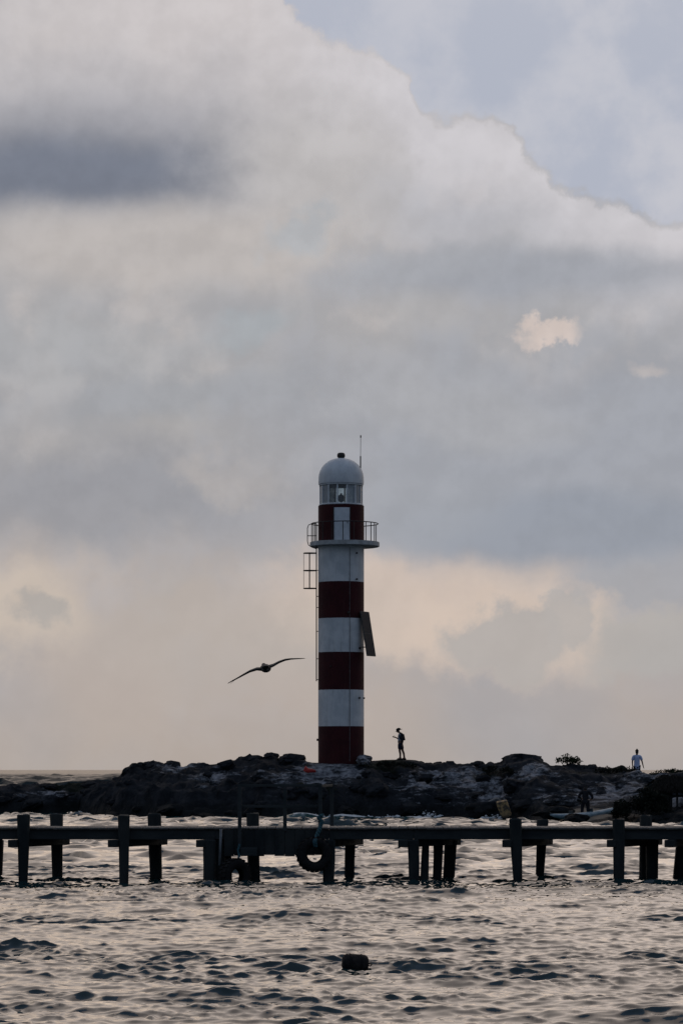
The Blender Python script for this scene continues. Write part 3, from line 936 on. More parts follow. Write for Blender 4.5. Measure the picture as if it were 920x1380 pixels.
    MB().tube([(gx - 0.02, -0.22, lz(722.5)), (lx, -0.22, lz(722.5))], 0.026, 6).build('grab_bar', MATS['dark_steel'], lad)
    # cable conduit and small fixings on the wall
    ca = (471 - 459.5) / LS
    cy = -math.sqrt(r * r - ca * ca)
    MB().tube([(ca, cy - 0.012, lz(1026)), (ca, cy - 0.012, zs0 - 0.1)], 0.015, 6).build('conduit', MATS['conduit_grey'], t)
    for (a, b, s_) in ((480, 747, 0.05), (480, 782, 0.05), (483.5, 941, 0.06), (489.5, 941, 0.05), (428.5, 997, 0.07), (469, 827, 0.07), (484, 874, 0.07), (446, 899, 0.04)):
        X = (a - 459.5) / LS
        Y = -math.sqrt(max(r * r - X * X, 0))
        nn = Vector((X, Y, 0)).normalized()
        MB().tube([Vector((X, Y, lz(b))) - nn * 0.03, Vector((X, Y, lz(b))) + nn * 0.07, Vector((X, Y, lz(b))) + nn * 0.085], [s_, s_, s_ * 0.5], 8).build('wall_fitting', MATS['dark_steel'], t)
    # solar panel hung off the right flank
    p0 = Vector(((485 - 459.5) / LS, -0.95, lz(825)))
    w = Vector((0.475, 0.86, 0.0)); h = Vector((0.375, -0.20, lz(885) - lz(825)))
    nrm = w.cross(h).normalized()
    if nrm.y > 0: nrm = -nrm
    def slab(a0, a1, b0, b1, t0, t1):
        vs = [p0 + w * u + h * v + nrm * q for q in (t0, t1) for v in (b0, b1) for u in (a0, a1)]
        return vs, [(0, 1, 3, 2), (4, 6, 7, 5), (0, 4, 5, 1), (2, 3, 7, 6), (0, 2, 6, 4), (1, 5, 7, 3)]
    sp = MB().add(*slab(0, 1, 0, 1, -0.03, 0.03)).build('solar_panel', MATS['alu_frame'], t)
    for v0, v1 in ((0.012, 0.49), (0.502, 0.988)):
        MB().add(*slab(0.03, 0.97, v0, v1, 0.0, 0.036)).build('cell_sheet', MATS['solar_cell'], sp)
    q = p0 + w * 0.25 + h * 0.80
    MB().tube([q - nrm * 0.02, (r * 0.80, -0.45, q.z + 0.02)], 0.03, 6).build('panel_bracket', MATS['dark_steel'], sp)
    q = p0 + w * 0.5 + h * 0.15
    MB().tube([q - nrm * 0.02, (r * 0.90, -0.40, q.z)], 0.03, 6).build('panel_bracket', MATS['dark_steel'], sp)
lighthouse()

# ------------------------------------------------------------------ pier
PN = 65.9                         # near row of piles
PFAR = 67.7                       # far row
PS = F / PN
def pier():
    root = empty('timber_pier', (0, PN, 0))
    tag(root, 'long dark timber pier on paired piles crossing the water', 'pier')
    def L(v): return Vector(v) - Vector((0, PN, 0))
    def pile(xt0, xt1, xb0, xb1, ytop, D, rot=0.0, name='pile'):
        """squared, slightly tapering pile from below the water up to photo y ytop"""
        s = F / D
        zt = CAMH - (ytop - HY) / s
        a0, a1, b0, b1 = [(q - CX) / s for q in (xt0, xt1, xb0, xb1)]
        zw = 0.0
        k = (-1.2 - zw) / (zt - zw)
        c0, c1 = b0 + (a0 - b0) * k * 0.5, b1 + (a1 - b1) * k * 0.5
        vs, fs = [], []
        lv = [(c0, c1, -1.2), (b0, b1, 0.0), (b0 * .5 + a0 * .5, b1 * .5 + a1 * .5, zt * .5), (a0, a1, zt - 0.03), (a0 + 0.02, a1 - 0.02, zt)]
        rr = random.Random(int(xt0 * 10))
        for (p, q, z) in lv:
            w = (q - p); d = w * 0.5 * 0.95; c = (p + q) / 2
            ch = 0.16 * w
            ring = [(-w / 2 + ch, -d), (w / 2 - ch, -d), (w / 2, -d + ch), (w / 2, d - ch), (w / 2 - ch, d), (-w / 2 + ch, d), (-w / 2, d - ch), (-w / 2, -d + ch)]
            vs += [(c + x + rr.uniform(-.008, .008), D - PN + y + rr.uniform(-.008, .008), z + (rr.uniform(-0.03, 0.01) if z == zt else 0)) for x, y in ring]
        for i in range(len(lv) - 1):
            for j in range(8):
                j2 = (j + 1) % 8
                fs.append((i * 8 + j, i * 8 + j2, i * 8 + 8 + j2, i * 8 + 8 + j))
        fs.append(tuple(range(7, -1, -1))); fs.append(tuple(len(lv) * 8 - 8 + j for j in range(8)))
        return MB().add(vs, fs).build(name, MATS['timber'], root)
    N, FR = PN - 0.16, PFAR
    piles = [(-9, 5, -9, 3, 1131, FR), (23.5, 41, 26, 37, 1097, N), (68, 85, 71, 84, 1096, FR),
             (159, 175, 161.5, 173, 1098, N), (199, 217, 203, 218, 1096, FR),
             (274, 291, 274, 290, 1131, N), (288, 303, 289, 304, 1131, N + 0.35), (300, 311, 301, 313, 1131, N + 0.75), (332, 349, 334, 350, 1095, FR),
             (434, 452, 435, 450, 1131, N), (465, 479, 464, 477, 1131, FR),
             (549, 564, 551, 565, 1131, N), (569, 578, 566, 577, 1131, N + 0.6), (584, 597, 583, 594, 1131, FR - 0.7), (599, 615, 597, 612, 1131, FR),
             (685.5, 702, 691, 703, 1103, N), (723, 738, 721, 732, 1104, FR),
             (825, 841, 826, 840, 1103, N), (862, 877, 861, 878, 1098, FR), (870, 886, 870, 885, 1131, FR - 0.5),
             (911, 928, 906, 922, 1131, FR), (958, 975, 960, 972, 1100, N), (1000, 1016, 1002, 1016, 1097, FR), (-115, -98, -113, -100, 1097, N), (-68, -52, -66, -54, 1096, FR)]
    ext = [-388, -251, 1103, 1240, 1377]
    for e in ext:
        piles += [(e, e + 17, e + 2, e + 15, 1098, N), (e + 44, e + 60, e + 45, e + 59, 1097, FR)]
    for p in piles:
        pile(*p)
    # cap beams, one per bent, running from near pile to far pile
    def beam(p, q, w, h, name, m, par=root):
        p, q = Vector(p), Vector(q)
        d = (q - p); ln = d.length
        rz = math.atan2(d.y, d.x)
        o = MB().box((0, 0, 0), (ln, w, h)).build(name, m, par, bevel=0.012)
        o.location = L((p + q) / 2); o.rotation_euler = (0, 0, rz)
        return o
    for (a, b) in ((24, 82), (158, 214), (276, 346), (440, 478), (547, 610), (687, 734), (827, 882), (905, 925), (965, 1010), (-108, -58), *((e + 6, e + 54) for e in ext)):
        s0, s1 = F / (PN - 0.05), F / PFAR
        p = Vector(((a - 6 - CX) / s0, PN - 0.30, 0.89)); q = Vector(((b + 6 - CX) / s1, PFAR + 0.25, 0.89))
        beam(p, q, 0.22, 0.17, 'cap_beam', MATS['timber'])
    # edge beams in lengths, joints over the bents
    cuts = [-440, -300, -160, -24, 33, 168, 290, 443, 557, 695, 833, 966, 1110, 1250, 1430]
    for i in range(len(cuts) - 1):
        x0, x1 = (cuts[i] - CX) / PS, (cuts[i + 1] - CX) / PS
        for yy, zz in ((PN + 0.07, 0.0), (PFAR - 0.22, 0.01)):
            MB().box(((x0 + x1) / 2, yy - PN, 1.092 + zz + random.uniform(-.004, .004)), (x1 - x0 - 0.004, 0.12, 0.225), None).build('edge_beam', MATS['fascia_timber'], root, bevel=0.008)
    # deck planks laid across
    bw = 0.205
    pm = [MB().box((0, 0, 0), (bw - k, PFAR - PN + 0.10, 0.045)).mesh('deck_plank', bevel=0.006) for k in (0.012, 0.02, 0.016)]
    rr = random.Random(2)
    x = (-440 - CX) / PS
    while x < (1425 - CX) / PS:
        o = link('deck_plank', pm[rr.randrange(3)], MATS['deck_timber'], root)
        o.location = (x + bw / 2, (PFAR - PN) / 2 - 0.03 + rr.uniform(-0.02, 0.02), 1.237 + rr.uniform(-0.004, 0.005))
        o.rotation_euler = (0, rr.uniform(-0.012, 0.012), rr.uniform(-0.006, 0.006))
        x += bw
    # boat landing: boarded front, bearer block, railing
    fx = [302 + k * 13.6 for k in range(11)]
    for a, b in zip(fx[:-1], fx[1:]):
        zb = CAMH - (1153 + rr.uniform(-1.5, 1.5) - HY) / PS
        MB().box(((a + b - 2 * CX) / 2 / PS, -0.06 + rr.uniform(-.01, .01), (zb + 1.20) / 2), ((b - a) / PS - 0.004, 0.05, 1.20 - zb)).build('fender_board', MATS['timber'], root, bevel=0.006)
    MB().box(((369 - CX) / PS, -0.005, 0.845), (134 / PS, 0.05, 0.42)).build('fender_backing', MATS['timber'], root, bevel=0.006)
    MB().box(((336 - CX) / PS, -0.24, CAMH - (1147.5 - HY) / PS), (22 / PS, 0.30, 11 / PS)).build('bearer_block', MATS['fascia_timber'], root, bevel=0.01)
    def post(a, D, y0, y1, w=5.0):
        s = F / D
        return MB().box(((a - CX) / s, D - PN, CAMH - ((y0 + y1) / 2 - HY) / s), (w / s, 0.085, abs(y1 - y0) / s)).build('railing_post', MATS['fascia_timber'], root, bevel=0.006)
    post(323, PN - 0.17, 1060, 1144); post(384, PN - 0.06, 1062, 1120); post(431.5, PN - 0.14, 1056, 1122); post(447, PFAR - 0.1, 1057, 1116)
    for y0 in (1058.5, 1086.5):
        z = CAMH - (y0 - HY) / PS
        MB().box(((323 + 431 - 2 * CX) / 2 / PS, -0.085, z), ((431 - 323) / PS + 0.10, 0.04, 3.8 / PS)).build('railing_bar', MATS['fascia_timber'], root, bevel=0.005)
    p = at(431.5, 1058.5, PN - 0.10); q = at(447, 1059.5, PFAR - 0.15)
    beam(p, q, 0.05, 0.06, 'railing_bar', MATS['fascia_timber'])
    MB().tube([L(at(298, 1117, PN - 0.30)), L(at(297, 1140, PN - 0.32)), L(at(296, 1166, PN - 0.34))], 0.032, 8).build('drain_pipe', MATS['pipe_grey'], root, True)
    return root
pier()

def tyre(c, rz, R0, label, tilt=0.0, bulge=0.16):
    """lorry tyre with tread lugs and sidewall; axle along local y"""
    o0 = empty('tyre', c, rz)
    o0.rotation_euler = (tilt, 0, rz)
    tag(o0, label, 'tyre', 'tyres hung as fenders on the landing')
    prof = []
    w = 0.13; ri = R0 * 0.44
    pf = [(ri, -w * 0.55), (ri + 0.03, -w * 0.75), (R0 * 0.70, -w * 1.02), (R0 * 0.88, -w * 0.98), (R0 * 0.965, -w * 0.80), (R0, -w * 0.5), (R0, w * 0.5),
          (R0 * 0.965, w * 0.80), (R0 * 0.88, w * 0.98), (R0 * 0.70, w * 1.02), (ri + 0.03, w * 0.75), (ri, w * 0.55), (ri + 0.04, w * 0.4), (R0 * 0.9, w * 0.6), (R0 * 0.9, -w * 0.6), (ri + 0.04, -w * 0.4)]
    n = 48; m = len(pf)
    vs = [(r_ * math.cos(2 * math.pi * k / n), y, r_ * math.sin(2 * math.pi * k / n)) for k in range(n) for r_, y in pf]
    fs = [(k * m + j, k * m + (j + 1) % m, ((k + 1) % n) * m + (j + 1) % m, ((k + 1) % n) * m + j) for k in range(n) for j in range(m)]
    MB().add(vs, fs).build('casing', MATS['rubber'], o0, True)
    lug = MB()
    for k in range(22):
        a = 2 * math.pi * k / 22
        for sgn in (-1, 1):
            rot = Matrix.Rotation(-a - sgn * 0.06, 3, 'Y')
            lug.box(rot @ Vector((R0 + 0.004, sgn * w * 0.48, 0)), (0.035, w * 0.72, 0.062), rot)
    lug.build('tread', MATS['rubber'], o0)
    return o0
tc1 = at(423.5, 1151.5, PN - 0.50)
tyre(tc1, R(8), 0.395, 'black tyre hanging clear of the water on a teal rope', R(-4))
tc2 = at(317, 1181, PN - 0.55)
tyre(tc2, R(44), 0.40, 'black tyre half sunk in the water beside the pile cluster')
def rope(pts, r, label):
    pts = [Vector(p) for p in pts]
    c = pts[0].copy()
    m = MB()
    # two strands laid round each other
    dense = []
    for a, b in zip(pts[:-1], pts[1:]):
        for k in range(8): dense.append(a.lerp(b, k / 8))
    dense.append(pts[-1])
    for ph in (0, math.pi):
        m.tube([p - c + Vector((math.cos(i * 0.9 + ph), math.sin(i * 0.9 + ph), 0.2 * math.sin(i * 0.9 + ph))) * r * 0.6 for i, p in enumerate(dense)], r * 0.75, 6)
    o = m.build('rope', MATS['teal_rope'], None, True)
    o.location = c
    tag(o, label, 'rope', 'mooring ropes on the landing')
rope([at(434, 1098, PN - 0.22), at(429, 1102, PN - 0.24), at(434, 1107, PN - 0.24), at(432, 1112, PN - 0.26), at(430, 1119, PN - 0.36), at(426, 1128, PN - 0.46), at(424, 1134, PN - 0.66), at(425, 1141, PN - 0.60)], 0.042,
     'teal rope knotted round the railing post above the hanging tyre')
rope([at(323, 1138, PN - 0.24), at(321, 1146, PN - 0.30), at(322.5, 1152, PN - 0.36), at(321, 1160, PN - 0.52)], 0.026,
     'short teal rope above the half sunk tyre')

# ------------------------------------------------------------------ float, bird
fl = at(478.5, 1303, 37.0)
ff = empty('buoy', (fl.x, fl.y, 0.0), R(6))
tag(ff, 'dark barrel shaped float bobbing in the foreground water', 'buoy')
pr = [(0.02, -0.172), (0.075, -0.170), (0.105, -0.155), (0.120, -0.12), (0.124, -0.05), (0.124, 0.05), (0.120, 0.12), (0.105, 0.152), (0.075, 0.168), (0.02, 0.170)]
b_ = MB().lathe(pr, 28).build('hull', MATS['float_black'], ff, True)
b_.rotation_euler = (0, R(90 + 4), 0); b_.location = (0, 0, 0.075)
for k in (-0.07, 0.07):
    rb = MB().lathe([(0.122, -0.016), (0.129, -0.010), (0.129, 0.010), (0.122, 0.016)], 28, capb=False, capt=False).build('band', MATS['rubber'], ff, True)
    rb.rotation_euler = (0, R(94), 0); rb.location = (k, 0, 0.075 - k * 0.07)
lp = MB().tube([(0.17 * 1, 0, 0.07), (0.205, 0, 0.085), (0.215, 0, 0.06), (0.195, 0, 0.04), (0.168, 0, 0.05)], 0.010, 6).build('ring', MATS['dark_steel'], ff, True)

def bird():
    D = 74.0
    s = F / D
    c = at(358, 900, D)
    # body along +y (flying away), slightly nose left; wings lofted from sections
    bm = bmesh.new()
    rings = []
    n = 14
    # stations: y, half width, half height, x shift, z shift
    st = [(-0.52, 0.012, 0.008, 0.03, 0.035), (-0.46, 0.070, 0.012, 0.02, 0.03), (-0.34, 0.085, 0.030, 0.01, 0.02), (-0.22, 0.105, 0.070, 0.0, 0.0), (-0.05, 0.142, 0.110, 0.0, -0.01),
          (0.12, 0.140, 0.112, 0, -0.01), (0.26, 0.105, 0.092, 0, 0.015), (0.36, 0.062, 0.062, -0.03, 0.055), (0.42, 0.050, 0.052, -0.05, 0.085), (0.50, 0.050, 0.050, -0.07, 0.095),
          (0.57, 0.036, 0.034, -0.085, 0.085), (0.66, 0.022, 0.022, -0.10, 0.065), (0.82, 0.014, 0.012, -0.12, 0.04), (0.88, 0.004, 0.004, -0.125, 0.03)]
    for (y, w, h, xs, zs) in st:
        rings.append([bm.verts.new((xs + w * math.cos(2 * math.pi * k / n), y, zs + h * math.sin(2 * math.pi * k / n))) for k in range(n)])
    for a, b in zip(rings[:-1], rings[1:]):
        for k in range(n):
            bm.faces.new((a[k], a[(k + 1) % n], b[(k + 1) % n], b[k]))
    bm.faces.new(rings[0][::-1]); bm.faces.new(rings[-1])
    # wings: centre-line points in photo pixels, chord, thickness
    wl = [(354, 901.5, 0.34, 0.075), (346, 901.5, 0.36, 0.06), (337, 904.5, 0.37, 0.05), (328, 909.2, 0.36, 0.042), (320, 913.6, 0.31, 0.032), (313, 917.4, 0.24, 0.022), (307.5, 920.6, 0.12, 0.010)]
    wr = [(362, 898.5, 0.34, 0.075), (368, 896.6, 0.36, 0.062), (376, 892.3, 0.37, 0.05), (384, 889.2, 0.36, 0.040), (392, 887.8, 0.31, 0.030), (401, 887.4, 0.24, 0.020), (410.5, 887.2, 0.10, 0.008)]
    for ww, sg in ((wl, 1), (wr, -1)):
        rs = []
        for i, (a, b, ch, th) in enumerate(ww):
            x, z = (a - 358) / s, -(b - 900) / s
            bend = 0.10 * math.sin(i / 6 * math.pi) - 0.04 * i / 6
            r_ = []
            for k in range(8):
                u = 2 * math.pi * k / 8
                yy = math.cos(u) * ch / 2 + bend
                camber = -0.012 * math.cos(u) + 0.02 * math.cos(2 * u)
                r_.append(bm.verts.new((x, yy, z + math.sin(u) * th * 0.62 + camber * ch * 1.5 + yy * 0.20 * (1 - i / 7))))
            rs.append(r_)
        for a, b in zip(rs[:-1], rs[1:]):
            for k in range(8):
                bm.faces.new((a[k], a[(k + 1) % 8], b[(k + 1) % 8], b[k]))
        bm.faces.new(rs[0]); bm.faces.new(rs[-1])
        # splayed primaries at the tip and ragged trailing secondaries
        a, b, ch, th = ww[-1]
        for q in range(5):
            a2, b2, _, _ = ww[-2 - (q > 2)]
            x0, z0 = (a2 - 358) / s, -(b2 - 900) / s
            x1, z1 = (a + (a - a2) * (0.35 - 0.14 * q) - 358) / s, -(b + (b - b2) * 0.2 + 0.5 * q - 900) / s
            y0 = 0.06 - 0.05 * q
            vs = [bm.verts.new(p) for p in ((x0, y0 - 0.025, z0 - 0.004), (x0, y0 + 0.025, z0 - 0.004), (x1, y0 - 0.02 - 0.05 * q, z1), (x0, y0, z0 + 0.008))]
            bm.faces.new((vs[0], vs[1], vs[2])); bm.faces.new((vs[0], vs[2], vs[3])); bm.faces.new((vs[1], vs[3], vs[2])); bm.faces.new((vs[0], vs[3], vs[1]))
    # tucked feet
    bmesh.ops.recalc_face_normals(bm, faces=bm.faces)
    me = bpy.data.meshes.new('seabird'); bm.to_mesh(me); bm.free()
    me.polygons.foreach_set('use_smooth', [True] * len(me.polygons))
    o = link('seabird', me, MATS['feathers']); o.location = c
    tag(o, 'large dark seabird gliding on long spread wings left of the lighthouse', 'bird')
    MB().tube([(0.05, -0.20, -0.075), (0.06, -0.36, -0.07), (0.065, -0.45, -0.065)], [0.015, 0.012, 0.03], 6).build('foot', MATS['feathers'], o, True)
    MB().tube([(-0.05, -0.20, -0.075), (-0.06, -0.36, -0.07), (-0.065, -0.45, -0.065)], [0.015, 0.012, 0.03], 6).build('foot', MATS['feathers'], o, True)
bird()

# ------------------------------------------------------------------ people
def skin_mesh(name, J, E, root, sub=2):
    """J: name -> ((x,y,z), rx, ry); E: edges; grown with a Skin modifier and baked"""
    names = list(J)
    me = bpy.data.meshes.new(name)
    me.from_pydata([J[n][0] for n in names], [(names.index(a), names.index(b)) for a, b in E], [])
    o = bpy.data.objects.new(name, me); COL.objects.link(o)
    md = o.modifiers.new('skin', 'SKIN'); md.use_smooth_shade = True
    for i, n in enumerate(names):
        sv = me.skin_vertices[0].data[i]
        sv.radius = (J[n][1], J[n][2] if len(J[n]) > 2 else J[n][1])
        sv.use_root = (n == root)
    sb = o.modifiers.new('sub', 'SUBSURF'); sb.levels = sub; sb.render_levels = sub
    dg = bpy.context.evaluated_depsgraph_get()
    out = bpy.data.meshes.new_from_object(o.evaluated_get(dg))
    bpy.data.objects.remove(o); bpy.data.meshes.remove(me)
    out.name = name
    out.polygons.foreach_set('use_smooth', [True] * len(out.polygons))
    return out

def hand(J, E, wrist, tag_, d, side, curl=0.5):
    """palm and five fingers leaving the wrist along d; side = thumb direction"""
    d = Vector(d).normalized(); sd_ = Vector(side).normalized(); pn = d.cross(sd_).normalized()
    w = Vector(J[wrist][0])
    J[tag_ + 'palm'] = (tuple(w + d * 0.075), 0.030, 0.022); E.append((wrist, tag_ + 'palm'))
    for i, (off, ln) in enumerate(((0.030, 0.070), (0.011, 0.080), (-0.009, 0.074), (-0.028, 0.058))):
        a, b = f'{tag_}f{i}a', f'{tag_}f{i}b'
        k = w + d * 0.105 + sd_ * off
        J[a] = (tuple(k + d * ln * 0.5 + pn * curl * 0.02), 0.009); J[b] = (tuple(k + d * ln * 0.85 + pn * curl * 0.05), 0.008)
        E.append((tag_ + 'palm', a)); E.append((a, b))
    a, b = tag_ + 'ta', tag_ + 'tb'
    J[a] = (tuple(w + d * 0.055 + sd_ * 0.045), 0.011); J[b] = (tuple(w + d * 0.10 + sd_ * 0.062 + pn * 0.01), 0.009)
    E.append((tag_ + 'palm', a)); E.append((a, b))

def head_joints(J, E, neck_top, fwd, tilt_fwd):
    f = Vector(fwd).normalized(); nt = Vector(neck_top)
    c = nt + f * tilt_fwd + Vector((0, 0, 0.095))
    J['jaw'] = (tuple(nt + f * (tilt_fwd * 0.8 + 0.02) + Vector((0, 0, 0.035))), 0.062, 0.070)
    J['skull'] = (tuple(c + Vector((0, 0, 0.01))), 0.078, 0.092)
    J['crown'] = (tuple(c + Vector((0, 0, 0.075)) + f * tilt_fwd * 0.2), 0.060, 0.070)
    J['nose'] = (tuple(c + f * 0.115 + Vector((0, 0, -0.025))), 0.012)
    E += [('neck', 'jaw'), ('jaw', 'skull'), ('skull', 'crown'), ('skull', 'nose')]
    return c

def person_reader():
    """standing side-on, head bent over a phone; faces left (-x)"""
    x0, y0 = at(539, 1023, 156.6).x, 156.6
    p = empty('person', (x0, y0, ground(x0, y0) + 0.0))
    p.scale = (1.15, 1.12, 1.0)
    tag(p, 'person in cap and dark shorts standing on the rocks looking down at a phone', 'person')
    J = {'hip': ((0.0, 0, 0.93), 0.135, 0.12), 'waist': ((0.01, 0, 1.08), 0.12, 0.115), 'chest': ((0.03, 0, 1.28), 0.135, 0.15), 'neckb': ((0.015, 0, 1.43), 0.075, 0.085), 'neck': ((-0.03, 0, 1.50), 0.055, 0.055),
         'hipa': ((-0.01, -0.09, 0.90), 0.095), 'kneea': ((-0.03, -0.10, 0.50), 0.060), 'calfa': ((-0.0, -0.10, 0.36), 0.058), 'ankla': ((0.0, -0.10, 0.09), 0.038), 'toea': ((-0.16, -0.12, 0.035), 0.035, 0.04), 'heela': ((0.05, -0.10, 0.04), 0.036),
         'hipb': ((0.03, 0.09, 0.90), 0.095), 'kneeb': ((0.12, 0.10, 0.50), 0.060), 'calfb': ((0.17, 0.10, 0.36), 0.058), 'anklb': ((0.20, 0.10, 0.09), 0.038), 'toeb': ((0.05, 0.12, 0.035), 0.035, 0.04), 'heelb': ((0.25, 0.10, 0.04), 0.036),
         'sha': ((0.04, -0.19, 1.40), 0.070), 'elba': ((0.10, -0.24, 1.10), 0.047), 'wria': ((0.10, -0.22, 0.86), 0.032),
         'shb': ((0.02, 0.19, 1.40), 0.070), 'elbb': ((-0.02, 0.24, 1.12), 0.047), 'wrib': ((-0.20, 0.13, 1.23), 0.032)}
    E = [('hip', 'waist'), ('waist', 'chest'), ('chest', 'neckb'), ('neckb', 'neck'), ('hip', 'hipa'), ('hipa', 'kneea'), ('kneea', 'calfa'), ('calfa', 'ankla'), ('ankla', 'toea'), ('ankla', 'heela'),
         ('hip', 'hipb'), ('hipb', 'kneeb'), ('kneeb', 'calfb'), ('calfb', 'anklb'), ('anklb', 'toeb'), ('anklb', 'heelb'),
         ('neckb', 'sha'), ('sha', 'elba'), ('elba', 'wria'), ('neckb', 'shb'), ('shb', 'elbb'), ('elbb', 'wrib')]
    c = head_joints(J, E, (-0.05, 0, 1.52), (-1, 0, -0.5), 0.035)
    hand(J, E, 'wria', 'ha', (0.05, 0, -1), (-1, 0, 0))
    hand(J, E, 'wrib', 'hb', (-1, -0.2, 0.25), (0, -0.4, 1))
    link('body', skin_mesh('body', J, E, 'hip'), MATS['skin'], p)
    # clothing
    T = {'a': ((0.0, 0, 0.93), 0.150, 0.140), 'b': ((0.01, 0, 1.08), 0.138, 0.135), 'c': ((0.03, 0, 1.28), 0.155, 0.17), 'd': ((0.015, 0, 1.42), 0.10, 0.11),
         's1': ((0.04, -0.19, 1.41), 0.088), 'e1': ((0.085, -0.235, 1.17), 0.068), 's2': ((0.02, 0.19, 1.41), 0.088), 'e2': ((-0.01, 0.235, 1.17), 0.068)}
    link('tee_shirt', skin_mesh('tee_shirt', T, [('a', 'b'), ('b', 'c'), ('c', 'd'), ('d', 's1'), ('s1', 'e1'), ('d', 's2'), ('s2', 'e2')], 'b'), MATS['cloth_paleblue'], p)
    V = {'c': ((0.08, 0, 1.24), 0.145, 0.165), 'b': ((0.10, 0, 1.05), 0.10, 0.15), 'd': ((0.03, 0, 1.43), 0.11, 0.12),
         's1': ((0.045, -0.19, 1.42), 0.096), 'e1': ((0.10, -0.24, 1.10), 0.066), 'f1': ((0.10, -0.225, 0.93), 0.052), 's2': ((0.02, 0.19, 1.42), 0.096), 'e2': ((-0.02, 0.24, 1.13), 0.068)}
    link('overshirt', skin_mesh('overshirt', V, [('b', 'c'), ('c', 'd'), ('d', 's1'), ('s1', 'e1'), ('e1', 'f1'), ('d', 's2'), ('s2', 'e2')], 'c'), MATS['cloth_black'], p)
    Q = {'w': ((0.0, 0, 1.00), 0.150, 0.140), 'h': ((0.0, 0, 0.90), 0.150, 0.145), 'a': ((-0.012, -0.09, 0.84), 0.118), 'a2': ((-0.025, -0.10, 0.56), 0.098), 'b': ((0.035, 0.09, 0.84), 0.118), 'b2': ((0.10, 0.10, 0.56), 0.098)}
    link('shorts', skin_mesh('shorts', Q, [('w', 'h'), ('h', 'a'), ('a', 'a2'), ('h', 'b'), ('b', 'b2')], 'h'), MATS['cloth_navy'], p)
    for (xa, ya) in ((0.0, -0.11), (0.20, 0.11)):
        MB().add(*shoe(xa, ya)).build('shoe', MATS['cap_black'], p, True)
    cap_c = Vector(c) + Vector((0.01, 0, 0.03))
    cp_ = MB()
    rotc = Matrix.Rotation(R(-24), 3, 'Y')
    prof = [(0.120, 0.0), (0.121, 0.04), (0.105, 0.09), (0.065, 0.122), (0.015, 0.132)]
    m = MB().lathe(prof, 20)
    m.v = [tuple(cap_c + rotc @ Vector(q)) for q in m.v]
    cp = m.build('cap', MATS['cap_black'], p, True)
    m = MB().lathe([(0.06, 0.0), (0.185, -0.012), (0.19, 0.004), (0.06, 0.016)], 24)
    m.v = [tuple(cap_c + rotc @ Vector((q[0], q[1] * 0.85, q[2]))) for q in m.v]
    m.build('brim', MATS['cap_black'], cp, True)
    ph = empty_phone = MB().box((0, 0, 0), (0.012, 0.075, 0.15)).build('mobile_phone', MATS['phone_black'], None, bevel=0.004)
    ph.location = Vector((x0 - 0.385, y0 + 0.095, p.location.z + 1.30)); ph.rotation_euler = (0, R(55), 0)
    tag(ph, 'small dark phone held up by the person in the cap', 'phone')

def shoe(xa, ya, d=(-1, 0)):
    vs, fs = [], []
    fx, fy = d
    st = [(-0.09, 0.030, 0.07), (-0.06, 0.042, 0.10), (0.02, 0.042, 0.085), (0.10, 0.048, 0.06), (0.17, 0.042, 0.045), (0.20, 0.02, 0.03)]
    for (u, w, h) in st:
        for k in range(8):
            a = 2 * math.pi * k / 8
            s_ = math.cos(a) * w; z = max(0.0, h * 0.5 + math.sin(a) * h * 0.55)
            vs.append((xa + fx * u - fy * s_, ya + fy * u + fx * s_, z - 0.012))
    for i in range(len(st) - 1):
        for k in range(8):
            fs.append((i * 8 + k, i * 8 + (k + 1) % 8, i * 8 + 8 + (k + 1) % 8, i * 8 + 8 + k))
    fs += [tuple(range(7, -1, -1)), tuple(len(st) * 8 - 8 + k for k in range(8))]
    return vs, fs
person_reader()

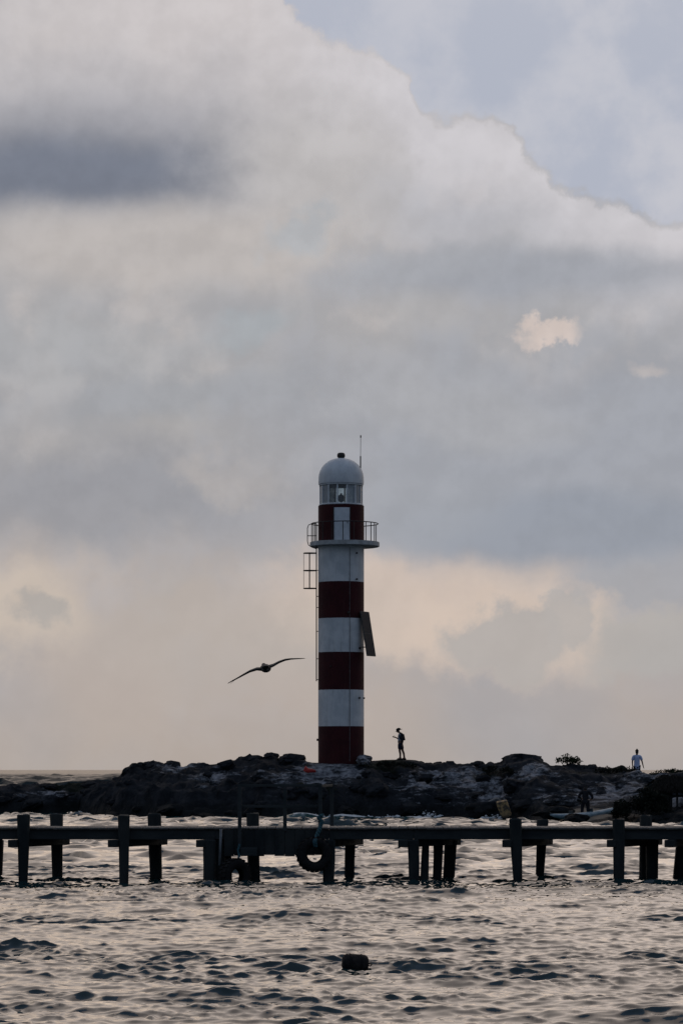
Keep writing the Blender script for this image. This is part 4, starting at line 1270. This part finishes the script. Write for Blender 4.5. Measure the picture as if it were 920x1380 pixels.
def person_white():
    """seen from behind over the crest, facing the sea; hair in a bun"""
    D0 = 153.0
    x0 = at(857.5, 1020, D0).x
    # stands just behind the crest, where the ground puts the bun at photo y 1009
    best = None
    for k in range(60):
        y = 151.5 + 0.1 * k
        zt = CAMH + (HY - 1009) / F * y - 1.80
        g = ground((857.5 - CX) / F * y, y)
        e = abs(g - zt)
        if y > np.interp(x0, SX, SD) + 0.2 and (best is None or e < best[0]): best = (e, y, g)
    y0 = best[1]; x0 = (857.5 - CX) / F * y0
    p = empty('person', (x0, y0, best[2]))
    tag(p, 'person in a white shirt seen from behind with hair in a bun', 'person')
    J = {'hip': ((0.0, 0, 0.90), 0.15, 0.12), 'waist': ((0, 0, 1.06), 0.125, 0.10), 'chest': ((0, 0, 1.27), 0.15, 0.115), 'neckb': ((0, 0, 1.41), 0.08, 0.07), 'neck': ((0, 0.01, 1.48), 0.048),
         'hipa': ((-0.10, 0, 0.86), 0.095), 'kneea': ((-0.11, 0.02, 0.48), 0.058), 'ankla': ((-0.12, -0.01, 0.09), 0.038), 'toea': ((-0.13, 0.15, 0.035), 0.036),
         'hipb': ((0.10, 0, 0.86), 0.095), 'kneeb': ((0.11, 0.02, 0.48), 0.058), 'anklb': ((0.12, -0.01, 0.09), 0.038), 'toeb': ((0.13, 0.15, 0.035), 0.036),
         'sha': ((-0.19, 0, 1.37), 0.062), 'elba': ((-0.25, 0.0, 1.08), 0.042), 'wria': ((-0.235, 0.06, 0.86), 0.030),
         'shb': ((0.19, 0, 1.37), 0.062), 'elbb': ((0.28, -0.02, 1.09), 0.042), 'wrib': ((0.345, 0.06, 0.86), 0.030)}
    E = [('hip', 'waist'), ('waist', 'chest'), ('chest', 'neckb'), ('neckb', 'neck'), ('hip', 'hipa'), ('hipa', 'kneea'), ('kneea', 'ankla'), ('ankla', 'toea'), ('hip', 'hipb'), ('hipb', 'kneeb'), ('kneeb', 'anklb'), ('anklb', 'toeb'),
         ('neckb', 'sha'), ('sha', 'elba'), ('elba', 'wria'), ('neckb', 'shb'), ('shb', 'elbb'), ('elbb', 'wrib')]
    c = head_joints(J, E, (0, 0.01, 1.50), (0, 1, 0), 0.0)
    hand(J, E, 'wria', 'ha', (0, 0.2, -1), (0, 1, 0)); hand(J, E, 'wrib', 'hb', (0.25, 0.3, -1), (0, 1, 0))
    link('body', skin_mesh('body', J, E, 'hip'), MATS['skin'], p)
    T = {'z': ((0, 0, 0.60), 0.195, 0.160), 'a': ((0, 0, 0.90), 0.185, 0.150), 'b': ((0, 0, 1.08), 0.172, 0.140), 'c': ((0, 0, 1.27), 0.178, 0.145), 'd': ((0, 0, 1.40), 0.11, 0.09),
         's1': ((-0.195, 0, 1.375), 0.085), 'e1': ((-0.245, 0, 1.14), 0.080), 's2': ((0.195, 0, 1.375), 0.085), 'e2': ((0.265, -0.015, 1.15), 0.080)}
    link('shirt', skin_mesh('shirt', T, [('z', 'a'), ('a', 'b'), ('b', 'c'), ('c', 'd'), ('d', 's1'), ('s1', 'e1'), ('d', 's2'), ('s2', 'e2')], 'b'), MATS['cloth_white'], p)
    Q = {'w': ((0, 0, 0.92), 0.165, 0.135), 'a': ((-0.10, 0, 0.82), 0.112), 'a2': ((-0.11, 0.02, 0.48), 0.088), 'b': ((0.10, 0, 0.82), 0.112), 'b2': ((0.11, 0.02, 0.48), 0.088)}
    link('shorts', skin_mesh('shorts', Q, [('w', 'a'), ('a', 'a2'), ('w', 'b'), ('b', 'b2')], 'w'), MATS['cloth_navy'], p)
    Hh = {'n': ((0, -0.045, 1.53), 0.060), 'a': ((0, -0.03, 1.62), 0.092, 0.085), 'b': ((0, -0.01, 1.70), 0.072), 'k': ((0, -0.05, 1.765), 0.050), 'k2': ((0, -0.06, 1.80), 0.034)}
    link('hair', skin_mesh('hair', Hh, [('n', 'a'), ('a', 'b'), ('b', 'k'), ('k', 'k2')], 'a'), MATS['hair'], p)
person_white()

def person_dark():
    """dark clothes, on the strip of sand behind the kayak, back to the camera, elbows out"""
    D = 141.2
    x0 = at(788, 1095, D).x
    p = empty('person', (x0, D, ground(x0, D) - 0.01))
    tag(p, 'person all in dark clothes standing on the sand by the kayak', 'person')
    J = {'hip': ((0.0, 0, 0.84), 0.15, 0.12), 'waist': ((0, -0.03, 0.98), 0.135, 0.11), 'chest': ((0, -0.07, 1.16), 0.15, 0.12), 'neckb': ((0, -0.10, 1.29), 0.08, 0.07), 'neck': ((0, -0.12, 1.35), 0.05),
         'hipa': ((-0.11, 0, 0.80), 0.10), 'kneea': ((-0.13, -0.03, 0.46), 0.062), 'ankla': ((-0.13, 0.01, 0.09), 0.04), 'toea': ((-0.15, -0.15, 0.035), 0.038),
         'hipb': ((0.11, 0, 0.80), 0.10), 'kneeb': ((0.15, -0.02, 0.46), 0.062), 'anklb': ((0.17, 0.02, 0.09), 0.04), 'toeb': ((0.20, -0.14, 0.035), 0.038),
         'sha': ((-0.19, -0.09, 1.25), 0.068), 'elba': ((-0.36, -0.10, 1.02), 0.048), 'wria': ((-0.30, -0.28, 0.90), 0.034),
         'shb': ((0.19, -0.09, 1.25), 0.068), 'elbb': ((0.34, -0.08, 1.02), 0.048), 'wrib': ((0.20, -0.26, 0.94), 0.034)}
    E = [('hip', 'waist'), ('waist', 'chest'), ('chest', 'neckb'), ('neckb', 'neck'), ('hip', 'hipa'), ('hipa', 'kneea'), ('kneea', 'ankla'), ('ankla', 'toea'), ('hip', 'hipb'), ('hipb', 'kneeb'), ('kneeb', 'anklb'), ('anklb', 'toeb'),
         ('neckb', 'sha'), ('sha', 'elba'), ('elba', 'wria'), ('neckb', 'shb'), ('shb', 'elbb'), ('elbb', 'wrib')]
    c = head_joints(J, E, (0, -0.13, 1.36), (0, -1, -0.4), 0.02)
    hand(J, E, 'wria', 'ha', (0.6, -0.6, -0.2), (0, 0, 1)); hand(J, E, 'wrib', 'hb', (-0.8, -0.5, -0.2), (0, 0, 1))
    link('body', skin_mesh('body', J, E, 'hip'), MATS['skin'], p)
    T = {'z': ((0, -0.01, 0.78), 0.185, 0.15), 'a': ((0, -0.03, 0.98), 0.170, 0.145), 'c': ((0, -0.07, 1.16), 0.182, 0.15), 'd': ((0, -0.10, 1.29), 0.11, 0.09),
         's1': ((-0.195, -0.09, 1.255), 0.090), 'e1': ((-0.36, -0.10, 1.03), 0.070), 'f1': ((-0.315, -0.24, 0.925), 0.056), 's2': ((0.195, -0.09, 1.255), 0.090), 'e2': ((0.34, -0.08, 1.03), 0.070), 'f2': ((0.23, -0.23, 0.95), 0.056)}
    link('jacket', skin_mesh('jacket', T, [('z', 'a'), ('a', 'c'), ('c', 'd'), ('d', 's1'), ('s1', 'e1'), ('e1', 'f1'), ('d', 's2'), ('s2', 'e2'), ('e2', 'f2')], 'a'), MATS['cloth_black'], p)
    Q = {'w': ((0, 0, 0.86), 0.165, 0.135), 'a': ((-0.11, 0, 0.77), 0.120), 'a2': ((-0.13, -0.03, 0.46), 0.090), 'a3': ((-0.13, 0.0, 0.20), 0.070), 'b': ((0.11, 0, 0.77), 0.120), 'b2': ((0.15, -0.02, 0.46), 0.090), 'b3': ((0.165, 0.01, 0.20), 0.070)}
    link('trousers', skin_mesh('trousers', Q, [('w', 'a'), ('a', 'a2'), ('a2', 'a3'), ('w', 'b'), ('b', 'b2'), ('b2', 'b3')], 'w'), MATS['cloth_black'], p)
    Hh = {'n': ((0, -0.07, 1.37), 0.065), 'a': ((0, -0.10, 1.475), 0.094, 0.09), 'b': ((0, -0.12, 1.545), 0.070)}
    link('hair', skin_mesh('hair', Hh, [('n', 'a'), ('a', 'b')], 'a'), MATS['hair'], p)
    p.rotation_euler = (0, 0, R(172))
    for xa, ya in ((-0.13, 0.0), (0.17, 0.01)):
        MB().add(*shoe(xa, ya, (0, -1))).build('shoe', MATS['cap_black'], p, True)
person_dark()

# ------------------------------------------------------------------ things on the shore
def kayak():
    p, q = at(741, 1103, 139.6), at(836, 1092, 142.3)
    mid = (p + q) / 2
    d = q - p
    ln = d.length
    k = empty('kayak', mid)
    k.rotation_euler = (0, -math.asin(d.z / ln), math.atan2(d.y, d.x))
    tag(k, 'pale blue and white kayak pulled up on the sand', 'kayak')
    n = 12; st = []
    for i in range(17):
        u = -1 + 2 * i / 16
        w = 0.37 * (1 - abs(u) ** 2.4) + 0.012
        sheer = 0.20 * abs(u) ** 2.2
        st.append((u * ln / 2, w, 0.25 * (1 - 0.75 * abs(u) ** 3), sheer))
    vs, fs = [], []
    for (x, w, dp, sh) in st:
        for j in range(n):
            a = 2 * math.pi * j / n
            z = math.sin(a)
            vs.append((x, w * math.cos(a), sh + (z * dp if z < 0 else z * dp * 0.45)))
    for i in range(len(st) - 1):
        for j in range(n):
            fs.append((i * n + j, i * n + (j + 1) % n, (i + 1) * n + (j + 1) % n, (i + 1) * n + j))
    fs += [tuple(range(n - 1, -1, -1)), tuple(16 * n + j for j in range(n))]
    MB().add(vs, fs).build('hull', MATS['kayak_hull'], k, True)
    for x in (-0.75, 0.55):
        m = MB().lathe([(0.20, 0.0), (0.26, 0.0), (0.27, 0.035), (0.20, 0.03)], 24, capb=False, capt=False)
        m.v = [(v[0] * 1.6 + x, v[1], v[2] + 0.055) for v in m.v]
        r_ = m.build('coaming', MATS['kayak_dark'], k, True)
        m = MB().lathe([(0.02, 0.0), (0.205, 0.0)], 24, capb=False, capt=False)
        m.v = [(v[0] * 1.6 + x, v[1], v[2] + 0.082) for v in m.v]
        m.build('seat_well', MATS['kayak_dark'], r_)
        MB().box((x - 0.22, 0, 0.17), (0.05, 0.30, 0.20)).build('backrest', MATS['kayak_dark'], k, bevel=0.015)
    for x in (-ln / 2 + 0.02, ln / 2 - 0.02):
        MB().tube([(x, -0.03, 0.22), (x, -0.03, 0.28), (x, 0.03, 0.28), (x, 0.03, 0.22)], 0.012, 6).build('grab_handle', MATS['kayak_dark'], k)
kayak()

def tan_block():
    c = at(678, 1091, 147.0)
    rr = random.Random(3)
    vs = [(-0.36, -0.20, 0.46), (0.20, -0.24, 0.50), (0.36, -0.20, -0.30), (0.10, -0.18, -0.44), (-0.16, -0.22, -0.34),
          (-0.30, 0.20, 0.44), (0.22, 0.22, 0.46), (0.40, 0.22, -0.32), (0.12, 0.22, -0.46), (-0.12, 0.20, -0.36)]
    fs = [(0, 4, 3, 2, 1), (5, 6, 7, 8, 9), (0, 1, 6, 5), (1, 2, 7, 6), (2, 3, 8, 7), (3, 4, 9, 8), (4, 0, 5, 9)]
    o = MB().add(vs, fs).build('broken_block', MATS['tan_block'], None, bevel=0.025)
    o.location = c
    o.rotation_euler = (R(14), R(-7), R(-4))
    tag(o, 'tan stained broken block tilted at the water edge below the rocks', 'block')
    g = at(664, 1083, 149.0)
    o = MB().add([(-0.34, -0.1, 0.1), (0.10, -0.14, 0.30), (0.46, -0.1, 0.16), (0.30, -0.1, -0.34), (-0.30, -0.08, -0.12), (-0.30, 0.2, 0.1), (0.12, 0.2, 0.32), (0.44, 0.2, 0.16), (0.30, 0.2, -0.34), (-0.28, 0.2, -0.12)],
                 [(0, 4, 3, 2, 1), (5, 6, 7, 8, 9), (0, 1, 6, 5), (1, 2, 7, 6), (2, 3, 8, 7), (3, 4, 9, 8), (4, 0, 5, 9)]).build('flat_stone', MATS['grey_slab'], None, bevel=0.03)
    o.location = g + Vector((0.05, 0.1, 0.0)); o.rotation_euler = (R(10), 0, 0)
    tag(o, 'flat grey stone leaning behind the tan stained block', 'stone')
tan_block()

def red_thing():
    c = at(416, 1049, 156.0)
    rr = random.Random(8)
    bm = bmesh.new()
    bmesh.ops.create_icosphere(bm, subdivisions=3, radius=1.0)
    for v in bm.verts:
        x, y, z = v.co
        n = float(fbm(np.array([x * 1.7 + 3]), np.array([y * 1.7 + z * 2.1]), 0.7, 3, 7)[0])
        k = 1 + 0.35 * n
        v.co = (x * 0.34 * k + 0.05, y * 0.22 * k, z * 0.13 * k + 0.26 * math.exp(-((x + 0.75) / 0.28) ** 2) * max(z, 0))
    me = bpy.data.meshes.new('red_cloth'); bm.to_mesh(me); bm.free()
    me.polygons.foreach_set('use_smooth', [True] * len(me.polygons))
    o = link('red_cloth', me, MATS['red_plastic'])
    o.location = (c.x, c.y, ground(c.x, c.y) + 0.10)
    tag(o, 'crumpled bright red cloth lying on the rocks below the lighthouse', 'cloth')
red_thing()

def shrub(name, c, w, d, h, n, leaf, mat_, label, cat='bush', group=None, seed=0, ragged=0.25):
    """stems plus leaves spread through uneven clumps"""
    rr = random.Random(seed)
    root = empty(name, c)
    tag(root, label, cat, group)
    cl = []
    for i in range(max(5, int(7 * w))):
        a = rr.uniform(0, 6.28); q = rr.random() ** 0.5
        x, y = q * w / 2 * math.cos(a), q * d / 2 * math.sin(a)
        z = h * (1 - 0.55 * q * q) * rr.uniform(0.55, 0.95)
        cl.append((x, y, z * 0.75, rr.uniform(0.16, 0.30) * min(w, h * 1.6) * (1 - ragged * rr.random())))
    st = MB()
    for (x, y, z, r_) in cl:
        st.tube([(x * 0.25, y * 0.25, -0.1), (x * 0.7, y * 0.7, z * 0.6), (x, y, z)], [0.025, 0.015, 0.008], 5)
    st.build('stem', MATS['twig'], root)
    vs, fs = [], []
    for i in range(n):
        x, y, z, r_ = cl[rr.randrange(len(cl))]
        u = Vector((rr.gauss(0, 1), rr.gauss(0, 1), rr.gauss(0, 1))).normalized() * r_ * rr.random() ** 0.4
        p = Vector((x, y, z)) + Vector((u.x, u.y, u.z * 0.85))
        if p.z < 0.02: p.z = abs(p.z) * 0.4 + 0.02
        a = Vector((rr.gauss(0, 1), rr.gauss(0, 1), rr.gauss(0.4, 1))).normalized()
        b = a.cross(Vector((rr.gauss(0, 1), rr.gauss(0, 1), rr.gauss(0, 1)))).normalized()
        l = leaf * rr.uniform(0.6, 1.3)
        k = len(vs)
        vs += [p, p + a * l * 0.5 + b * l * 0.26, p + a * l, p + a * l * 0.5 - b * l * 0.26]
        fs.append((k, k + 1, k + 2, k + 3))
    me = bpy.data.meshes.new('foliage'); me.from_pydata([tuple(v) for v in vs], [], fs)
    link('foliage', me, mat_, root)
    return root
def on_rock(a, D):
    x = (a - CX) / F * D
    return Vector((x, D, ground(x, D)))
shrub('bush', on_rock(764, 155.2), 1.25, 0.8, 0.62, 700, 0.13, MATS['leaf_dark'], 'small ragged green bush on the skyline right of the rock mound', seed=1)
shrub('bush', on_rock(525, 155.2), 2.6, 1.0, 0.45, 900, 0.11, MATS['scrub_dark'], 'low dark scrub on the bank below the person in the cap', seed=2)
shrub('bush', on_rock(664, 152.6), 2.2, 1.0, 0.5, 800, 0.11, MATS['scrub_dark'], 'low dark scrub on the slope left of the rock mound', seed=3)
shrub('bush', on_rock(828, 152.4), 2.6, 0.9, 0.40, 800, 0.11, MATS['scrub_dark'], 'low dark scrub just left of the person in the white shirt', seed=4)
shrub('bush', on_rock(905, 151.6), 2.2, 0.9, 0.36, 700, 0.11, MATS['leaf_dark'], 'low green scrub along the crest right of the person in white', seed=5)

def thicket_and_hut():
    # dark thatched shelter at the right edge, with open barred side; scrub crowding its left
    D = 141.0
    s = F / D
    x0 = (872 - CX) / s; zg = 0.25
    g = at(872, 1105, D)
    h = empty('thatched_shelter', (g.x, D, zg))
    tag(h, 'dark thatched shelter with barred opening at the right edge of the shore', 'shelter')
    def P(a, b, y=0.0): 
        q = at(a, b, D); return Vector((q.x - g.x, y, q.z - zg))
    for a, yy in ((874, 0), (903, 0), (911.5, 0), (921, 0), (941, 0), (874, 1.5), (941, 1.5)):
        b0, b1 = P(a, 1112, yy), P(a, 1058, yy)
        wd = 0.055 if a in (911.5, 921) else 0.08
        MB().tube([b0, b0.lerp(b1, 0.5) + Vector((0.01, 0, 0)), b1], wd, 7).build('post', MATS['timber'], h)
    for b in (1062, 1072.5, 1093):
        p, q = P(900, b), P(945, b)
        MB().box((p + q) / 2, ((q - p).length, 0.07, 0.10)).build('rail', MATS['timber'], h)
    for k in range(11):      # rough plank wall left of the opening
        a = 876 + k * 2.55
        p, q = P(a, 1110, 0.05), P(a, 1056, 0.05)
        MB().box((p + q) / 2, (0.088, 0.03, (q - p).length)).build('wall_plank', MATS['timber'], h)
    # shaggy roof: ridge with drooping thatch strands
    rr = random.Random(12)
    vs, fs = [], []
    ridge0, ridge1 = P(893, 1046, 0.7), P(918, 1047, 0.7)
    def strand(p, q, w):
        k = len(vs)
        sd_ = Vector((rr.gauss(0, 1), rr.gauss(0, 0.4), 0)).normalized() * w
        n_ = Vector((0, -0.02, 0.02))
        vs.extend([p - sd_, p + sd_, q + sd_ * 0.4, q - sd_ * 0.4, p - sd_ + n_, p + sd_ + n_])
        fs.extend([(k, k + 1, k + 2, k + 3), (k + 4, k + 5, k + 2, k + 3)])
    for i in range(2600):
        t = rr.random(); side = rr.choice((-1, 1))
        r0 = ridge0.lerp(ridge1, t)
        eave = Vector((P(868, 1066).x + (P(948, 1066).x - P(868, 1066).x) * t, 0.7 + side * 1.15, P(868, 1066).z + rr.uniform(-0.08, 0.05)))
        u = rr.random() ** 0.8
        p = r0.lerp(eave, u) + Vector((rr.gauss(0, 0.05), rr.gauss(0, 0.03), rr.gauss(0.03, 0.04)))
        q = r0.lerp(eave, min(1.05, u + rr.uniform(0.12, 0.3))) + Vector((rr.gauss(0, 0.07), rr.gauss(0, 0.03), rr.gauss(-0.02, 0.03)))
        strand(p, q, rr.uniform(0.02, 0.045))
    base = MB()
    c4 = [P(868, 1066, -0.42), P(948, 1066, -0.42), P(948, 1066, 1.82), P(868, 1066, 1.82), ridge0, ridge1]
    base.add(c4, [(0, 1, 5, 4), (2, 3, 4, 5), (0, 4, 3), (1, 2, 5), (0, 3, 2, 1)])
    rf = base.build('roof', MATS['thatch'], h)
    me = bpy.data.meshes.new('thatch'); me.from_pydata([tuple(v) for v in vs], [], fs)
    link('thatch', me, MATS['thatch'], rf)['kind'] = 'stuff'
    for i, (a, b, w, hh, n) in enumerate(((846, 139.9, 1.35, 1.65, 1500), (868, 139.6, 1.5, 1.95, 1900), (884, 139.4, 1.15, 1.6, 1500))):
        x = (a - CX) / F * b
        shrub('bush', (x, b, max(0.05, ground(x, b))), w, 0.9, hh, n, 0.17, MATS['scrub_dark'],
              ('dark bush beside the kayak stern, leftmost of three by the shelter', 'tallest dark bush in the middle of three before the shelter', 'dark bush right against the barred shelter')[i], seed=20 + i, group='bushes in front of the shelter')
thicket_and_hut()

# foam thrown up where small breakers meet the rock
def foam():
    rr = random.Random(31)
    m = bmesh.new()
    for (a, b, D, w, h, n) in ((575, 1097, 150.4, 0.9, 0.45, 60), (428, 1101, 150.3, 0.8, 0.22, 40), (470, 1102, 150.8, 1.3, 0.2, 50), (237, 1099, 157.6, 1.0, 0.22, 40), (205, 1098, 157.9, 0.4, 0.3, 16), (663, 1099, 148.2, 0.5, 0.3, 24), (105, 1098, 161.6, 0.9, 0.22, 30), (525, 1101, 150.2, 1.0, 0.16, 36)):
        c = at(a, b, D); c.z = 0.0
        for i in range(n):
            u = rr.gauss(0, 0.5)
            z = abs(rr.gauss(0, 0.42)) * h * math.exp(-u * u)
            r_ = rr.uniform(0.02, 0.085) * (1.1 - 0.6 * z / (h + 0.01))
            mt = Matrix.Translation(c + Vector((u * w, rr.gauss(0, 0.18), z + 0.03))) @ Matrix.Diagonal((r_ * rr.uniform(1, 2.2), r_, r_ * rr.uniform(0.5, 1.0), 1))
            bmesh.ops.create_icosphere(m, subdivisions=1, radius=1.0, matrix=mt)
    me = bpy.data.meshes.new('sea_foam'); m.to_mesh(me); m.free()
    me.polygons.foreach_set('use_smooth', [True] * len(me.polygons))
    mm = mat('foam_white', (0.70, 0.72, 0.73), (0.60, 0.63, 0.65), 0.6, 6)
    tag(link('sea_foam', me, mm), 'white foam where small waves break on the rocks', 'foam', kind='stuff')
foam()
